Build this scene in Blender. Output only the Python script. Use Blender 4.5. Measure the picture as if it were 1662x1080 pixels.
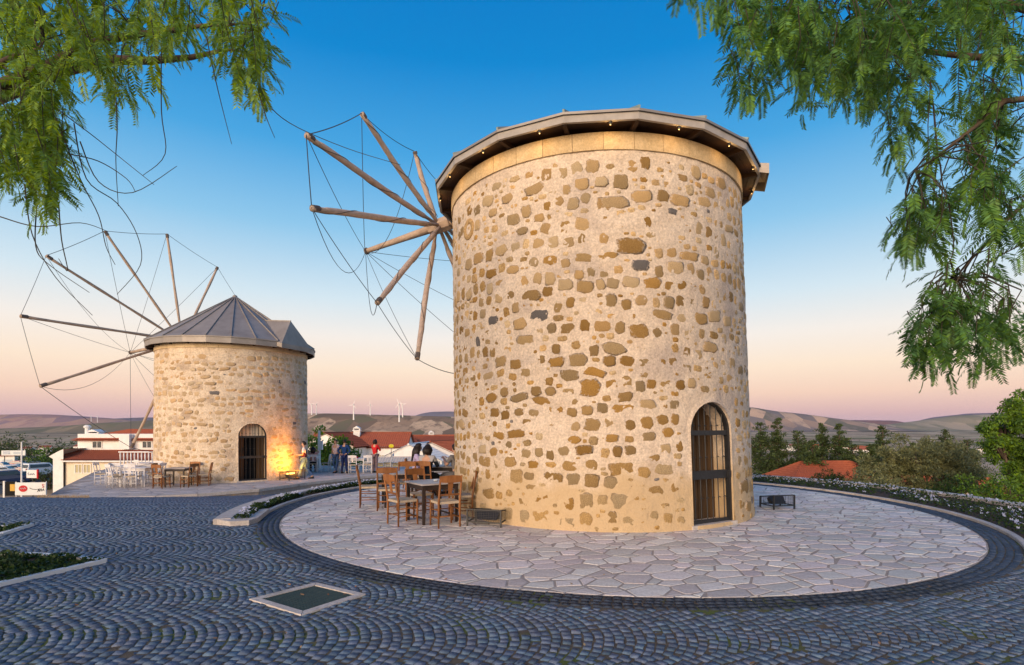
import bpy, bmesh, math, random
import numpy as np
from mathutils import Vector, Matrix, noise
random.seed(7); RNG = np.random.default_rng(7)
R_ = math.radians
for o in list(bpy.data.objects): bpy.data.objects.remove(o)
SC = bpy.context.scene
# ------------------------------------------------------------------ camera
F, HZ, CH = 872.0, 691.0, 1.8          # focal length in photo pixels, horizon row, eye height
cam = bpy.data.cameras.new('camera'); cam_o = bpy.data.objects.new('camera', cam); SC.collection.objects.link(cam_o)
cam.sensor_width = 36.0; cam.lens = 36.0*F/1662.0; cam.shift_y = (HZ-540.0)/1662.0
cam.clip_start = 0.05; cam.clip_end = 40000
cam_o.location = (0, 0, CH); cam_o.rotation_euler = (R_(90), 0, 0); SC.camera = cam_o
# ------------------------------------------------------------------ world: dusk sky, sun just down behind the camera
SUN_AZ, SUN_EL = R_(205), R_(13)        # compass-style: 180 = straight behind the camera, >180 = behind left
W = bpy.data.worlds.new('World'); SC.world = W; W.use_nodes = True
nt = W.node_tree; nt.nodes.clear()
out = nt.nodes.new('ShaderNodeOutputWorld'); bg = nt.nodes.new('ShaderNodeBackground')
sky = nt.nodes.new('ShaderNodeTexSky'); sky.sky_type = 'NISHITA'; sky.sun_disc = False
sky.sun_elevation = R_(3); sky.sun_rotation = SUN_AZ; sky.air_density = 1.2; sky.ozone_density = 3.0; sky.dust_density = 1.5
tc = nt.nodes.new('ShaderNodeTexCoord'); sp = nt.nodes.new('ShaderNodeSeparateXYZ'); ramp = nt.nodes.new('ShaderNodeValToRGB')
def lin(c):
    return tuple(((v/255)/12.92 if v/255 <= .04045 else ((v/255+.055)/1.055)**2.4) for v in c)
stops = [(0.0, (202,168,182)), (.022, (224,184,182)), (.055, (248,212,190)), (.10, (254,231,207)), (.155, (246,238,230)), (.22, (212,230,240)),
         (.33, (142,198,234)), (.44, (72,164,224)), (.56, (10,134,208)), (.72, (0,112,192)), (1.0, (0,92,170))]
cr = ramp.color_ramp
while len(cr.elements) < len(stops): cr.elements.new(.5)
for e, (p, c) in zip(cr.elements, stops): e.position = p; e.color = (*lin(c), 1)
mixn = nt.nodes.new('ShaderNodeMix'); mixn.data_type = 'RGBA'; mixn.inputs[0].default_value = .06
nsc = nt.nodes.new('ShaderNodeVectorMath'); nsc.operation = 'SCALE'; nsc.inputs['Scale'].default_value = .12
nt.links.new(tc.outputs['Generated'], sp.inputs[0]); nt.links.new(sp.outputs['Z'], ramp.inputs[0])
nt.links.new(sky.outputs[0], nsc.inputs[0]); nt.links.new(ramp.outputs[0], mixn.inputs[6]); nt.links.new(nsc.outputs[0], mixn.inputs[7])
nt.links.new(mixn.outputs[2], bg.inputs[0]); bg.inputs[1].default_value = 1.0
nt.links.new(bg.outputs[0], out.inputs[0])
# ------------------------------------------------------------------ sun (afterglow: low, warm, very soft)
sl = bpy.data.lights.new('sun', 'SUN'); sl.energy = 4.9; sl.angle = R_(40); sl.color = (1.0, .74, .50)
sun = bpy.data.objects.new('sun', sl); SC.collection.objects.link(sun)
sd = Vector((math.sin(SUN_AZ)*math.cos(SUN_EL), math.cos(SUN_AZ)*math.cos(SUN_EL), math.sin(SUN_EL)))   # towards the sun
sun.rotation_euler = sd.to_track_quat('Z', 'Y').to_euler()
# ------------------------------------------------------------------ exposure
SC.view_settings.view_transform = 'Standard'; SC.view_settings.look = 'None'
SC.view_settings.exposure = 0.12; SC.view_settings.gamma = 1.0; SC.view_settings.use_curve_mapping = False

# ================================================================== helpers
COL = SC.collection
def at(px, py, Y): return Vector(((px-831)/F*Y, Y, CH-(py-HZ)/F*Y))
def gnd(px, py, z=0.0):
    Y = (CH-z)*F/(py-HZ); return Vector(((px-831)/F*Y, Y, z))
def ss(t): t = max(0.0, min(1.0, t)); return t*t*(3-2*t)
class MB:
    def __init__(s): s.v = []; s.f = []; s.m = []
    def add(s, vs, fs, mi=0):
        b = len(s.v); s.v += [tuple(v) for v in vs]
        s.f += [tuple(b+i for i in f) for f in fs]; s.m += [mi]*len(fs); return s
    def box(s, c, d, rz=0, mi=0, taper=1.0, mat=None):
        x, y, z = d[0]/2, d[1]/2, d[2]/2
        vs = [Vector((a*x*(taper if k > 0 else 1), b*y*(taper if k > 0 else 1), k*z)) for k in (-1, 1) for a, b in ((-1,-1),(1,-1),(1,1),(-1,1))]
        m = mat if mat else Matrix.Rotation(rz, 3, 'Z')
        vs = [m @ v + Vector(c) for v in vs]
        return s.add(vs, [(3,2,1,0),(4,5,6,7),(0,1,5,4),(1,2,6,5),(2,3,7,6),(3,0,4,7)], mi)
    def tube(s, pts, rad, n=8, mi=0, cap=True):
        pts = [Vector(p) for p in pts]; k = len(pts)
        if not hasattr(rad, '__len__'): rad = [rad]*k
        rings = []; up = None
        for i, p in enumerate(pts):
            t = (pts[min(i+1,k-1)]-pts[max(i-1,0)])
            t = t.normalized() if t.length > 1e-9 else Vector((0,0,1))
            if up is None:
                up = Vector((0,0,1)) if abs(t.z) < .9 else Vector((1,0,0))
            a = t.cross(up);
            if a.length < 1e-6: a = t.orthogonal()
            a.normalize(); b = a.cross(t).normalized(); up = b
            rings.append([p+(a*math.cos(q)+b*math.sin(q))*rad[i] for q in [2*math.pi*j/n for j in range(n)]])
        vs = [v for r in rings for v in r]; fs = []
        for i in range(k-1):
            for j in range(n): fs.append((i*n+j, i*n+(j+1)%n, (i+1)*n+(j+1)%n, (i+1)*n+j))
        if cap: fs += [tuple(range(n))[::-1], tuple((k-1)*n+j for j in range(n))]
        return s.add(vs, fs, mi)
    def bar(s, a, b, w, h=None, mi=0, up=(0,0,1)):
        a, b = Vector(a), Vector(b); t = (b-a).normalized(); h = h or w
        x = t.cross(Vector(up));
        if x.length < 1e-4: x = t.cross(Vector((1,0,0)))
        x.normalize(); y = x.cross(t).normalized()
        vs = [p+x*i*w/2+y*j*h/2 for p in (a, b) for i, j in ((-1,-1),(1,-1),(1,1),(-1,1))]
        return s.add(vs, [(3,2,1,0),(4,5,6,7),(0,1,5,4),(1,2,6,5),(2,3,7,6),(3,0,4,7)][:6], mi)
    def lathe(s, prof, n=16, c=(0,0,0), mi=0, cap=True):
        vs = [(c[0]+r*math.cos(2*math.pi*j/n), c[1]+r*math.sin(2*math.pi*j/n), c[2]+z) for r, z in prof for j in range(n)]
        fs = [(i*n+j, i*n+(j+1)%n, (i+1)*n+(j+1)%n, (i+1)*n+j) for i in range(len(prof)-1) for j in range(n)]
        if cap: fs += [tuple(range(n))[::-1], tuple((len(prof)-1)*n+j for j in range(n))]
        return s.add(vs, fs, mi)
    def prism(s, poly, z0, z1, mi=0, bev=0):
        n = len(poly)
        vs = [(p[0], p[1], z0) for p in poly]+[(p[0], p[1], z1) for p in poly]
        fs = [tuple(range(n))[::-1], tuple(range(n, 2*n))]+[(i, (i+1)%n, n+(i+1)%n, n+i) for i in range(n)]
        return s.add(vs, fs, mi)
    def ball(s, c, r, n=10, m=7, mi=0):
        if not hasattr(r, '__len__'): r = (r, r, r)
        vs = [(c[0], c[1], c[2]-r[2])]
        for i in range(1, m):
            a = -math.pi/2+math.pi*i/m
            vs += [(c[0]+r[0]*math.cos(a)*math.cos(2*math.pi*j/n), c[1]+r[1]*math.cos(a)*math.sin(2*math.pi*j/n), c[2]+r[2]*math.sin(a)) for j in range(n)]
        vs.append((c[0], c[1], c[2]+r[2])); L = len(vs)-1; fs = []
        for j in range(n): fs.append((0, 1+(j+1)%n, 1+j)); fs.append((L, L-n+j, L-n+(j+1)%n))
        for i in range(m-2):
            for j in range(n): fs.append((1+i*n+j, 1+i*n+(j+1)%n, 1+(i+1)*n+(j+1)%n, 1+(i+1)*n+j))
        return s.add(vs, fs, mi)
    def mesh(s, name, mats, smooth=False):
        me = bpy.data.meshes.new(name); me.from_pydata(s.v, [], s.f)
        if not isinstance(mats, (list, tuple)): mats = [mats]
        for m in mats: me.materials.append(m)
        if any(s.m): me.polygons.foreach_set('material_index', s.m)
        if smooth: me.polygons.foreach_set('use_smooth', [True]*len(me.polygons))
        me.update(); return me
    def build(s, name, mats, parent=None, smooth=False, **kw):
        return link(name, s.mesh(name, mats, smooth), parent, **kw)
def link(name, me, parent=None, loc=None, rot=None, **kw):
    o = bpy.data.objects.new(name, me); COL.objects.link(o)
    if parent: o.parent = parent
    if loc is not None: o.location = loc
    if rot is not None: o.rotation_euler = rot
    tag(o, **kw); return o
def tag(o, label=None, cat=None, group=None, kind=None):
    if label: o['label'] = label
    if cat: o['category'] = cat
    if group: o['group'] = group
    if kind: o['kind'] = kind
    return o
def empty(name, loc=(0,0,0), rz=0, **kw):
    o = bpy.data.objects.new(name, None); COL.objects.link(o); o.empty_display_size = .2
    o.location = loc; o.rotation_euler = (0, 0, rz); tag(o, **kw); return o
KIDS = {}
def copy_tree(o, loc=None, rz=None, parent=None, label=None, mats=None, scale=None):
    c = o.copy(); COL.objects.link(c); c.parent = parent
    if loc is not None: c.location = loc
    if rz is not None: c.rotation_euler = (0, 0, rz)
    if scale is not None: c.scale = scale
    if label: c['label'] = label
    if mats and c.data and c.data.materials and c.data.materials[0].name in mats:
        c.data = recolor(c.data, mats)
    for ch in [x for x in bpy.data.objects if x.parent == o]: copy_tree(ch, parent=c, mats=mats)
    return c
_rc = {}
def recolor(me, mats):
    k = (me.name, tuple(sorted((a, b.name) for a, b in mats.items())))
    if k not in _rc:
        m2 = me.copy()
        for i, m in enumerate(m2.materials):
            if m and m.name in mats: m2.materials[i] = mats[m.name]
        _rc[k] = m2
    return _rc[k]
# ------------------------------------------------------------------ materials
def mat(name, c1, c2=None, scale=6.0, rough=.8, bump=.0, bscale=None, var=.0, metal=0.0, spec=.3, detail=6, c3=None, s3=1.5, f3=.5, hue=0.0, trans=0.0, emit=None, estr=0, stretch=None, pit_shade=0, gs=28):
    m = bpy.data.materials.new(name); m.use_nodes = True; t = m.node_tree; N = t.nodes; L = t.links
    b = N['Principled BSDF']; b.inputs['Roughness'].default_value = rough; b.inputs['Metallic'].default_value = metal
    b.inputs['Specular IOR Level'].default_value = spec
    co = N.new('ShaderNodeTexCoord'); vec = co.outputs['Object']
    if stretch:
        mp = N.new('ShaderNodeMapping'); mp.inputs['Scale'].default_value = stretch; L.new(vec, mp.inputs[0]); vec = mp.outputs[0]
    c2 = c2 or tuple(min(1, x*.75) for x in c1)
    nz = N.new('ShaderNodeTexNoise'); nz.inputs['Scale'].default_value = scale; nz.inputs['Detail'].default_value = detail; nz.inputs['Roughness'].default_value = .65
    L.new(vec, nz.inputs['Vector'])
    rp = N.new('ShaderNodeValToRGB'); rp.color_ramp.elements[0].position = .33; rp.color_ramp.elements[1].position = .67
    rp.color_ramp.elements[0].color = (*c2, 1); rp.color_ramp.elements[1].color = (*c1, 1)
    L.new(nz.outputs[0], rp.inputs[0]); col = rp.outputs[0]
    if c3:
        n3 = N.new('ShaderNodeTexNoise'); n3.inputs['Scale'].default_value = s3; n3.inputs['Detail'].default_value = 4; L.new(vec, n3.inputs['Vector'])
        r3 = N.new('ShaderNodeValToRGB'); r3.color_ramp.elements[0].position = f3; r3.color_ramp.elements[1].position = min(1, f3+.12)
        L.new(n3.outputs[0], r3.inputs[0])
        mx = N.new('ShaderNodeMix'); mx.data_type = 'RGBA'; L.new(r3.outputs[0], mx.inputs[0]); L.new(col, mx.inputs[6]); mx.inputs[7].default_value = (*c3, 1); col = mx.outputs[2]
    if pit_shade:  # fine speckle: shade of small surface pits painted into the colour
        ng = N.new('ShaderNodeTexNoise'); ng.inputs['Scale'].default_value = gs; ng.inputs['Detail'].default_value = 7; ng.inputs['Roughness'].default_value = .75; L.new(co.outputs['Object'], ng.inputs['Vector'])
        mg = N.new('ShaderNodeMapRange'); L.new(ng.outputs[0], mg.inputs[0]); mg.inputs[1].default_value = .36; mg.inputs[2].default_value = .66; mg.inputs[3].default_value = 1-pit_shade; mg.inputs[4].default_value = 1+pit_shade*.35
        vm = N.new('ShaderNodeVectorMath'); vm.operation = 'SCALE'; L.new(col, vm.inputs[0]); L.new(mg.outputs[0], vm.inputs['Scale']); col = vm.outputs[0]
    if var or hue:
        oi = N.new('ShaderNodeObjectInfo'); gi = N.new('ShaderNodeNewGeometry')
        ad = N.new('ShaderNodeMath'); ad.operation = 'ADD'; L.new(oi.outputs['Random'], ad.inputs[0]); L.new(gi.outputs['Random Per Island'], ad.inputs[1])
        fr = N.new('ShaderNodeMath'); fr.operation = 'FRACT'; L.new(ad.outputs[0], fr.inputs[0])
        mr = N.new('ShaderNodeMapRange'); L.new(fr.outputs[0], mr.inputs[0]); mr.inputs[3].default_value = 1-var; mr.inputs[4].default_value = 1+var
        hs = N.new('ShaderNodeHueSaturation'); L.new(mr.outputs[0], hs.inputs['Value']); L.new(col, hs.inputs['Color'])
        if hue:
            m7 = N.new('ShaderNodeMath'); m7.operation = 'MULTIPLY'; m7.inputs[1].default_value = 7.31; L.new(fr.outputs[0], m7.inputs[0])
            f7 = N.new('ShaderNodeMath'); f7.operation = 'FRACT'; L.new(m7.outputs[0], f7.inputs[0])
            mh = N.new('ShaderNodeMapRange'); L.new(f7.outputs[0], mh.inputs[0]); mh.inputs[3].default_value = .5-hue*1.3; mh.inputs[4].default_value = .5+hue*.3; L.new(mh.outputs[0], hs.inputs['Hue'])
            ms = N.new('ShaderNodeMapRange'); L.new(f7.outputs[0], ms.inputs[0]); ms.inputs[3].default_value = 1.12; ms.inputs[4].default_value = .82; L.new(ms.outputs[0], hs.inputs['Saturation'])
        col = hs.outputs[0]
    L.new(col, b.inputs['Base Color'])
    if bump:
        n2 = N.new('ShaderNodeTexNoise'); n2.inputs['Scale'].default_value = bscale or scale*3; n2.inputs['Detail'].default_value = 8; n2.inputs['Roughness'].default_value = .7; L.new(vec, n2.inputs['Vector'])
        bp = N.new('ShaderNodeBump'); bp.inputs['Strength'].default_value = 1; bp.inputs['Distance'].default_value = bump
        L.new(n2.outputs[0], bp.inputs['Height']); L.new(bp.outputs[0], b.inputs['Normal'])
    if trans:
        td = N.new('ShaderNodeBsdfTranslucent'); L.new(col, td.inputs[0]); ms = N.new('ShaderNodeMixShader'); ms.inputs[0].default_value = trans
        L.new(b.outputs[0], ms.inputs[1]); L.new(td.outputs[0], ms.inputs[2]); L.new(ms.outputs[0], N['Material Output'].inputs[0])
    if emit: b.inputs['Emission Color'].default_value = (*emit, 1); b.inputs['Emission Strength'].default_value = estr
    return m
M = {}
M['mortar'] = mat('mortar', (.78,.645,.50), (.64,.51,.385), 3.5, .95, .03, 14, c3=(.54,.44,.36), s3=1.1, f3=.55, detail=10, pit_shade=0.34, gs=26)
M['stone'] = mat('stone', (.56,.365,.13), (.36,.22,.075), 18, .95, .03, 34, var=.25, hue=.007, c3=(.16,.11,.06), s3=16, f3=.64, pit_shade=0.36, gs=30)
M['stone_pale'] = mat('stone_pale', (.70,.495,.24), (.54,.365,.165), 16, .95, .028, 34, var=.18, hue=.007, c3=(.26,.16,.08), s3=20, f3=.66, pit_shade=0.36, gs=30)
M['stone_grey'] = mat('stone_grey', (.22,.20,.185), (.12,.105,.10), 22, .95, .02, 60, var=.2)
M['stone_big'] = mat('stone_big', (.60,.41,.18), (.44,.29,.115), 9, .95, .035, 22, var=.18, hue=.006, c3=(.24,.15,.08), s3=12, f3=.62, pit_shade=0.45, gs=22)
M['ashlar'] = mat('ashlar', (.66,.49,.28), (.56,.40,.21), 10, .9, .008, 40, var=.1, c3=(.2,.13,.07), s3=22, f3=.72, pit_shade=0.25, gs=30)
M['mortar2'] = mat('mortar2', (.80,.66,.49), (.64,.49,.34), 3, .95, .03, 14, c3=(.5,.38,.27), s3=1.3, f3=.55, pit_shade=0.34, gs=16)
M['stone2'] = mat('stone2', (.68,.50,.28), (.54,.38,.2), 10, .95, .025, 30, var=.16, hue=.008, pit_shade=0.35, gs=24)
M['fascia'] = mat('fascia', (.40,.36,.32), (.30,.27,.24), 4, .55, .002, 20)
M['roofmetal'] = mat('roofmetal', (.33,.295,.26), (.23,.20,.175), 1.2, .5, .003, 6, metal=.25, var=.06)
M['copper'] = mat('copper', (.26,.36,.33), (.3,.3,.28), 3, .6)
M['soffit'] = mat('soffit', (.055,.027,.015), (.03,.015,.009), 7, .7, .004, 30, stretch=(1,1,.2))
M['iron'] = mat('iron', (.022,.022,.024), (.012,.012,.012), 15, .5, .001, 60, spec=.5)
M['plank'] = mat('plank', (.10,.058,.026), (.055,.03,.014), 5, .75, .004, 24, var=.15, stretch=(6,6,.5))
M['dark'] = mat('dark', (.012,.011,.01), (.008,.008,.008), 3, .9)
M['spar'] = mat('spar', (.50,.38,.28), (.35,.25,.18), 5, .85, .006, 20, stretch=(1,1,1))
M['canvas'] = mat('canvas', (.60,.46,.36), (.46,.34,.26), 6, .95, .01, 14)
M['rope'] = mat('rope', (.16,.13,.11), (.1,.08,.07), 30, .9)
M['wire'] = mat('wire', (.07,.075,.085), (.04,.045,.05), 30, .7)
M['flag'] = mat('flag', (.70,.66,.60), (.56,.52,.475), 3.5, .62, .004, 26, var=.22, hue=.06, c3=(.52,.44,.36), s3=2.4, f3=.62, pit_shade=0.28, gs=22)
M['joint'] = mat('joint', (.40,.34,.30), (.30,.25,.22), 8, .95, .006, 40)
M['sett'] = mat('sett', (.145,.19,.275), (.085,.115,.18), 20, .7, .006, 60, var=.28, hue=.02, spec=.4, pit_shade=0.4, gs=60)
M['sett_dark'] = mat('sett_dark', (.05,.075,.125), (.03,.045,.08), 20, .7, .006, 60, var=.25, spec=.4, pit_shade=0.4, gs=60)
M['moss'] = mat('moss', (.15,.115,.08), (.09,.07,.05), 9, .98, .01, 60, c3=(.10,.125,.025), s3=1.4, f3=.52)
M['kerb'] = mat('kerb', (.60,.54,.49), (.48,.42,.38), 5, .85, .005, 30, c3=(.38,.33,.28), s3=2.5, f3=.6, var=.06, pit_shade=0.25, gs=25)
M['soil'] = mat('soil', (.10,.06,.04), (.05,.03,.02), 12, .98, .02, 30)
M['terr'] = mat('terr', (.52,.48,.46), (.42,.38,.37), 1.6, .85, .004, 20, c3=(.6,.56,.54), s3=.6, f3=.55, var=.1, pit_shade=0.25, gs=16)
M['leafdark'] = mat('leafdark', (.035,.075,.012), (.018,.042,.008), 3, .6, var=.4, hue=.02, trans=.3)
M['leafconi'] = mat('leafconi', (.075,.115,.03), (.035,.06,.016), 2, .7, var=.45, hue=.02, trans=.2)
M['leafolive'] = mat('leafolive', (.23,.24,.10), (.11,.13,.05), 2, .7, var=.45, hue=.02, trans=.25)
M['leafbright'] = mat('leafbright', (.15,.28,.025), (.06,.14,.014), 1.5, .6, var=.45, hue=.02, trans=.4)
M['leafpepper'] = mat('leafpepper', (.25,.43,.035), (.09,.20,.018), 2.2, .5, var=.45, hue=.03, trans=.45)
M['leafpepper2'] = mat('leafpepper2', (.14,.33,.05), (.045,.135,.03), 2.2, .5, var=.45, hue=.03, trans=.4)
M['bark'] = mat('bark', (.12,.085,.06), (.06,.042,.03), 8, .95, .02, 20, stretch=(1,1,.3))
M['twig'] = mat('twig', (.06,.05,.035), (.035,.03,.022), 8, .9)
M['petal'] = mat('petal', (.72,.74,.86), (.5,.54,.78), 30, .8, var=.2, trans=.3)
M['white'] = mat('white', (.80,.77,.73), (.70,.67,.63), 2, .8, .003, 14)
M['cream'] = mat('cream', (.78,.66,.50), (.70,.58,.43), 2, .85, .003, 14)
M['whitewood'] = mat('whitewood', (.76,.73,.71), (.62,.58,.56), 9, .6, .002, 40)
M['tile'] = mat('tile', (.42,.12,.055), (.30,.075,.035), 5, .85, .01, 12, var=.2)
M['tiledark'] = mat('tiledark', (.30,.085,.045), (.20,.055,.03), 5, .85, .01, 12, var=.2)
M['glass'] = mat('glass', (.05,.06,.07), (.03,.035,.04), 2, .12, spec=.6)
M['shutter'] = mat('shutter', (.50,.44,.26), (.42,.36,.2), 8, .7)
M['chairwood'] = mat('chairwood', (.30,.12,.035), (.17,.06,.016), 9, .5, .002, 30, var=.3, stretch=(1,1,.3))
M['rush'] = mat('rush', (.52,.42,.30), (.36,.28,.19), 30, .9, .004, 60)
M['tablewood'] = mat('tablewood', (.045,.028,.02), (.025,.016,.012), 9, .5)
M['tabletop'] = mat('tabletop', (.42,.38,.36), (.32,.28,.26), 5, .45, .001, 30)
M['asphalt'] = mat('asphalt', (.07,.07,.075), (.05,.05,.055), 3, .9, .003, 30)
M['scrub'] = mat('scrub', (.14,.10,.05), (.07,.065,.03), .05, .98, c3=(.05,.07,.025), s3=.09, f3=.5)
# ================================================================== the setting
PC = (1.964, 12.295)                      # centre of the near mill and its round pavement
FLAG_R, RING_R, KERB_R = 6.68, 7.06, 7.18
TZ = -0.62                                # level of the far terrace
def g(x, y):                              # cobbled ground, falling away behind
    k = max(0.0, y-9.3); return -1.1*math.tanh(.009*k*k/1.1)
TERR = [gnd(71,808,TZ), gnd(121,810,TZ), gnd(190,807,TZ), gnd(253,805.5,TZ), gnd(321,802,TZ), gnd(420,794,TZ), gnd(496,784,TZ), gnd(585,774,TZ), gnd(660,767,TZ),
        Vector((-3.4,29.8,TZ)), Vector((-2.6,31.5,TZ)), Vector((-9,32,TZ)), Vector((-16,34,TZ)), Vector((-24.5,34,TZ)), Vector((-21.8,28,TZ)), Vector((-18.2,22,TZ))]
def inpoly(x, y, P):
    c = False; n = len(P); j = n-1
    for i in range(n):
        if (P[i][1] > y) != (P[j][1] > y) and x < (P[j][0]-P[i][0])*(y-P[i][1])/(P[j][1]-P[i][1])+P[i][0]: c = not c
        j = i
    return c
def boxd(x, y, x0, x1, y0, y1):
    dx = max(x0-x, 0, x-x1); dy = max(y0-y, 0, y-y1); return math.hypot(dx, dy)
def T(x, y):                              # natural terrain: knoll top, slope, valley
    e = min(boxd(x, y, -17, 12, -40, 17), boxd(x, y, -21, -3, 16, 32), max(0, math.hypot(x-PC[0], y-PC[1])-9.4))
    z = -.45-max(0, min(1.2, (y-12)*.12))*(1 if e == 0 else 1) - 6.0*(1-math.exp(-e/26)) - 27*ss((e-70)/900)
    if e > 8: z += .35*noise.noise((x*.06, y*.06, 0))*min(1, (e-8)/20)
    c = boxd(x, y, -112, -60, 64, 118)
    if c < 14: z = z*ss(c/14)+(-6.5)*(1-ss(c/14))
    return z
# terrain sheet
mb = MB(); NA = 180
rad = [0, 3]+[3+1.6*k for k in range(1, 60)]; rr = rad[-1]
while rr < 12000: rr *= 1.09; rad.append(rr)
vs = []; fs = []
for r in rad:
    for j in range(NA):
        a = 2*math.pi*j/NA; x = r*math.sin(a); y = 8+r*math.cos(a); vs.append((x, y, T(x, y)))
for i in range(len(rad)-1):
    for j in range(NA): fs.append((i*NA+j, (i+1)*NA+j, (i+1)*NA+(j+1)%NA, i*NA+(j+1)%NA))
mb.add(vs, fs)
def field_mat(name, cols, s1, s2, bumpd=0):
    m = bpy.data.materials.new(name); m.use_nodes = True; t = m.node_tree; N = t.nodes; L = t.links; b = N['Principled BSDF']; b.inputs['Roughness'].default_value = 1; b.inputs['Specular IOR Level'].default_value = .05
    co = N.new('ShaderNodeTexCoord'); mp = N.new('ShaderNodeMapping'); mp.inputs['Scale'].default_value = (1, .45, 1); L.new(co.outputs['Object'], mp.inputs[0])
    v = N.new('ShaderNodeTexVoronoi'); v.inputs['Scale'].default_value = s1; v.inputs['Randomness'].default_value = 1; L.new(mp.outputs[0], v.inputs['Vector'])
    rp = N.new('ShaderNodeValToRGB'); rp.color_ramp.interpolation = 'CONSTANT'
    while len(rp.color_ramp.elements) < len(cols): rp.color_ramp.elements.new(.5)
    for i, (e, c) in enumerate(zip(rp.color_ramp.elements, cols)): e.position = i/len(cols); e.color = (*c, 1)
    sx = N.new('ShaderNodeSeparateColor'); L.new(v.outputs['Color'], sx.inputs[0]); L.new(sx.outputs[0], rp.inputs[0])
    n = N.new('ShaderNodeTexNoise'); n.inputs['Scale'].default_value = s2; n.inputs['Detail'].default_value = 9; n.inputs['Roughness'].default_value = .7; L.new(mp.outputs[0], n.inputs['Vector'])
    r2 = N.new('ShaderNodeValToRGB'); r2.color_ramp.elements[0].position = .50; r2.color_ramp.elements[1].position = .64; L.new(n.outputs[0], r2.inputs[0])
    mx = N.new('ShaderNodeMix'); mx.data_type = 'RGBA'; mx.blend_type = 'MIX'; L.new(r2.outputs[0], mx.inputs[0]); mx.inputs[7].default_value = (*cols[0], 1); L.new(rp.outputs[0], mx.inputs[6]); L.new(mx.outputs[2], b.inputs['Base Color'])
    return m
M['valley'] = field_mat('valley', [(.28,.20,.12), (.48,.33,.20), (.56,.41,.25), (.40,.27,.17), (.17,.17,.08), (.60,.45,.29), (.50,.35,.24)], .014, .05)
mb.build('ground', M['valley'], kind='structure', smooth=True)
# hills beyond the valley
def hill(prof, D, depth, cols, s1, s2, z0=-34, rough=10, name='hill'):
    pxs = np.linspace(prof[0][0], prof[-1][0], 130); py = np.interp(pxs, [p[0] for p in prof], [p[1] for p in prof])
    k = np.ones(5)/5; py[2:-2] = np.convolve(py, k, 'valid')
    depth *= .5; cols = [tuple(min(.7, q*1.2) for q in c) for c in cols]; rows = np.linspace(-1, 1, 41); vs = []; fs = []
    for t in rows:
        Y = D+t*depth; w = max(0, 1-abs(t))**1.0; w = ss(w)
        for px, y in zip(pxs, py):
            X = (px-831)/F*D*(1+.15*t*depth/D); zt = CH-(y-HZ)/F*D
            fall = ss(min(1, min(px-pxs[0], pxs[-1]-px)/90))
            nn = noise.noise((X/400, Y/400, D))*rough*2+noise.noise((X/130, Y/130, D))*rough*.7
            vs.append((X, Y, z0+(zt-z0)*w*fall+nn*(w*(1-w)*3+.12)*fall-(1-fall)*5))
    n = len(pxs)
    for i in range(len(rows)-1):
        for j in range(n-1): fs.append((i*n+j, i*n+j+1, (i+1)*n+j+1, (i+1)*n+j))
    m = MB().add(vs, fs); return m.build(name, field_mat(name, cols, s1*2.6, s2*1.6), kind='structure', smooth=True)
HB = [(.17,.115,.075), (.30,.195,.12), (.22,.145,.09), (.50,.34,.21), (.15,.125,.07), (.36,.235,.145)]
hill([(250,706),(380,683),(470,672),(520,671),(600,672.5),(680,675),(760,678),(900,684),(1050,700)], 2300, 900, HB, .006, .02)
hill([(-420,690),(-200,693),(0,696),(100,692),(190,686),(260,682),(340,684),(430,697)], 2700, 800, [(.17,.14,.09),(.24,.185,.12),(.15,.135,.08)], .005, .015)
hill([(-520,680),(-260,672),(-60,676),(40,672),(90,673),(170,679),(260,687),(330,694)], 4600, 1300, [(.30,.18,.16),(.40,.25,.19),(.22,.15,.16),(.36,.22,.16)], .003, .006, rough=16)
hill([(90,686),(200,679),(240,677.5),(330,680),(430,686)], 9000, 1800, [(.10,.09,.11),(.12,.1,.12)], .002, .004, rough=20)
hill([(600,690),(660,676),(700,668.5),(730,668),(800,672),(900,684)], 9500, 1600, [(.12,.11,.13),(.14,.12,.13)], .002, .004, rough=20)
hill([(1080,690),(1160,668),(1215,661),(1255,667),(1300,672),(1380,684),(1440,690),(1500,696)], 3600, 1000, [(.20,.155,.135),(.28,.195,.145),(.42,.29,.20),(.16,.135,.125),(.13,.12,.09)], .004, .008, rough=16)
hill([(1290,692),(1380,682),(1450,683),(1530,689)], 6500, 1300, [(.2,.1,.09),(.16,.09,.09)], .003, .006)
hill([(1330,702),(1420,692),(1480,685),(1550,675),(1600,673),(1700,671),(1900,676),(2100,690)], 3900, 1100, [(.25,.21,.14),(.33,.26,.18),(.20,.18,.12)], .004, .008, rough=14)
hill([(1430,690),(1520,677),(1570,671.5),(1640,670),(1760,680)], 8200, 1500, [(.11,.09,.12),(.13,.1,.12)], .002, .004, rough=18)

# ------------------------------------------------------------------ cobbled road
def rin(a):                               # outer radius of the round bed, by angle (narrow left, wide right)
    a = a % (2*math.pi); t = ss((a-R_(20))/R_(130)) if a < math.pi*1.5 else 0
    return 8.95*(1-t)+7.52*t
BED0, BED1 = R_(-44), R_(199.5)
GR = [gnd(404,974), gnd(489,1000), gnd(594,966), gnd(513,947)]       # drain frame corners (left, near, right, far)
BEDA = [gnd(-260,1010), gnd(169,913), gnd(110,907), gnd(60,904), gnd(0,904), gnd(-300,915)]
BEDB = [gnd(-200,905), gnd(0,870), gnd(51,854), gnd(0,858), gnd(-200,862)]
def blocked(x, y):
    dx, dy = x-PC[0], y-PC[1]; r = math.hypot(dx, dy)
    if r < RING_R+.01: return True
    a = math.atan2(dy, dx); a2 = a if a >= R_(-60) else a+2*math.pi
    if BED0 <= a2 <= BED1 and r < rin(a2)+.32: return True
    for P in (TERR, GR, BEDA, BEDB):
        if inpoly(x, y, P): return True
    return False
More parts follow.
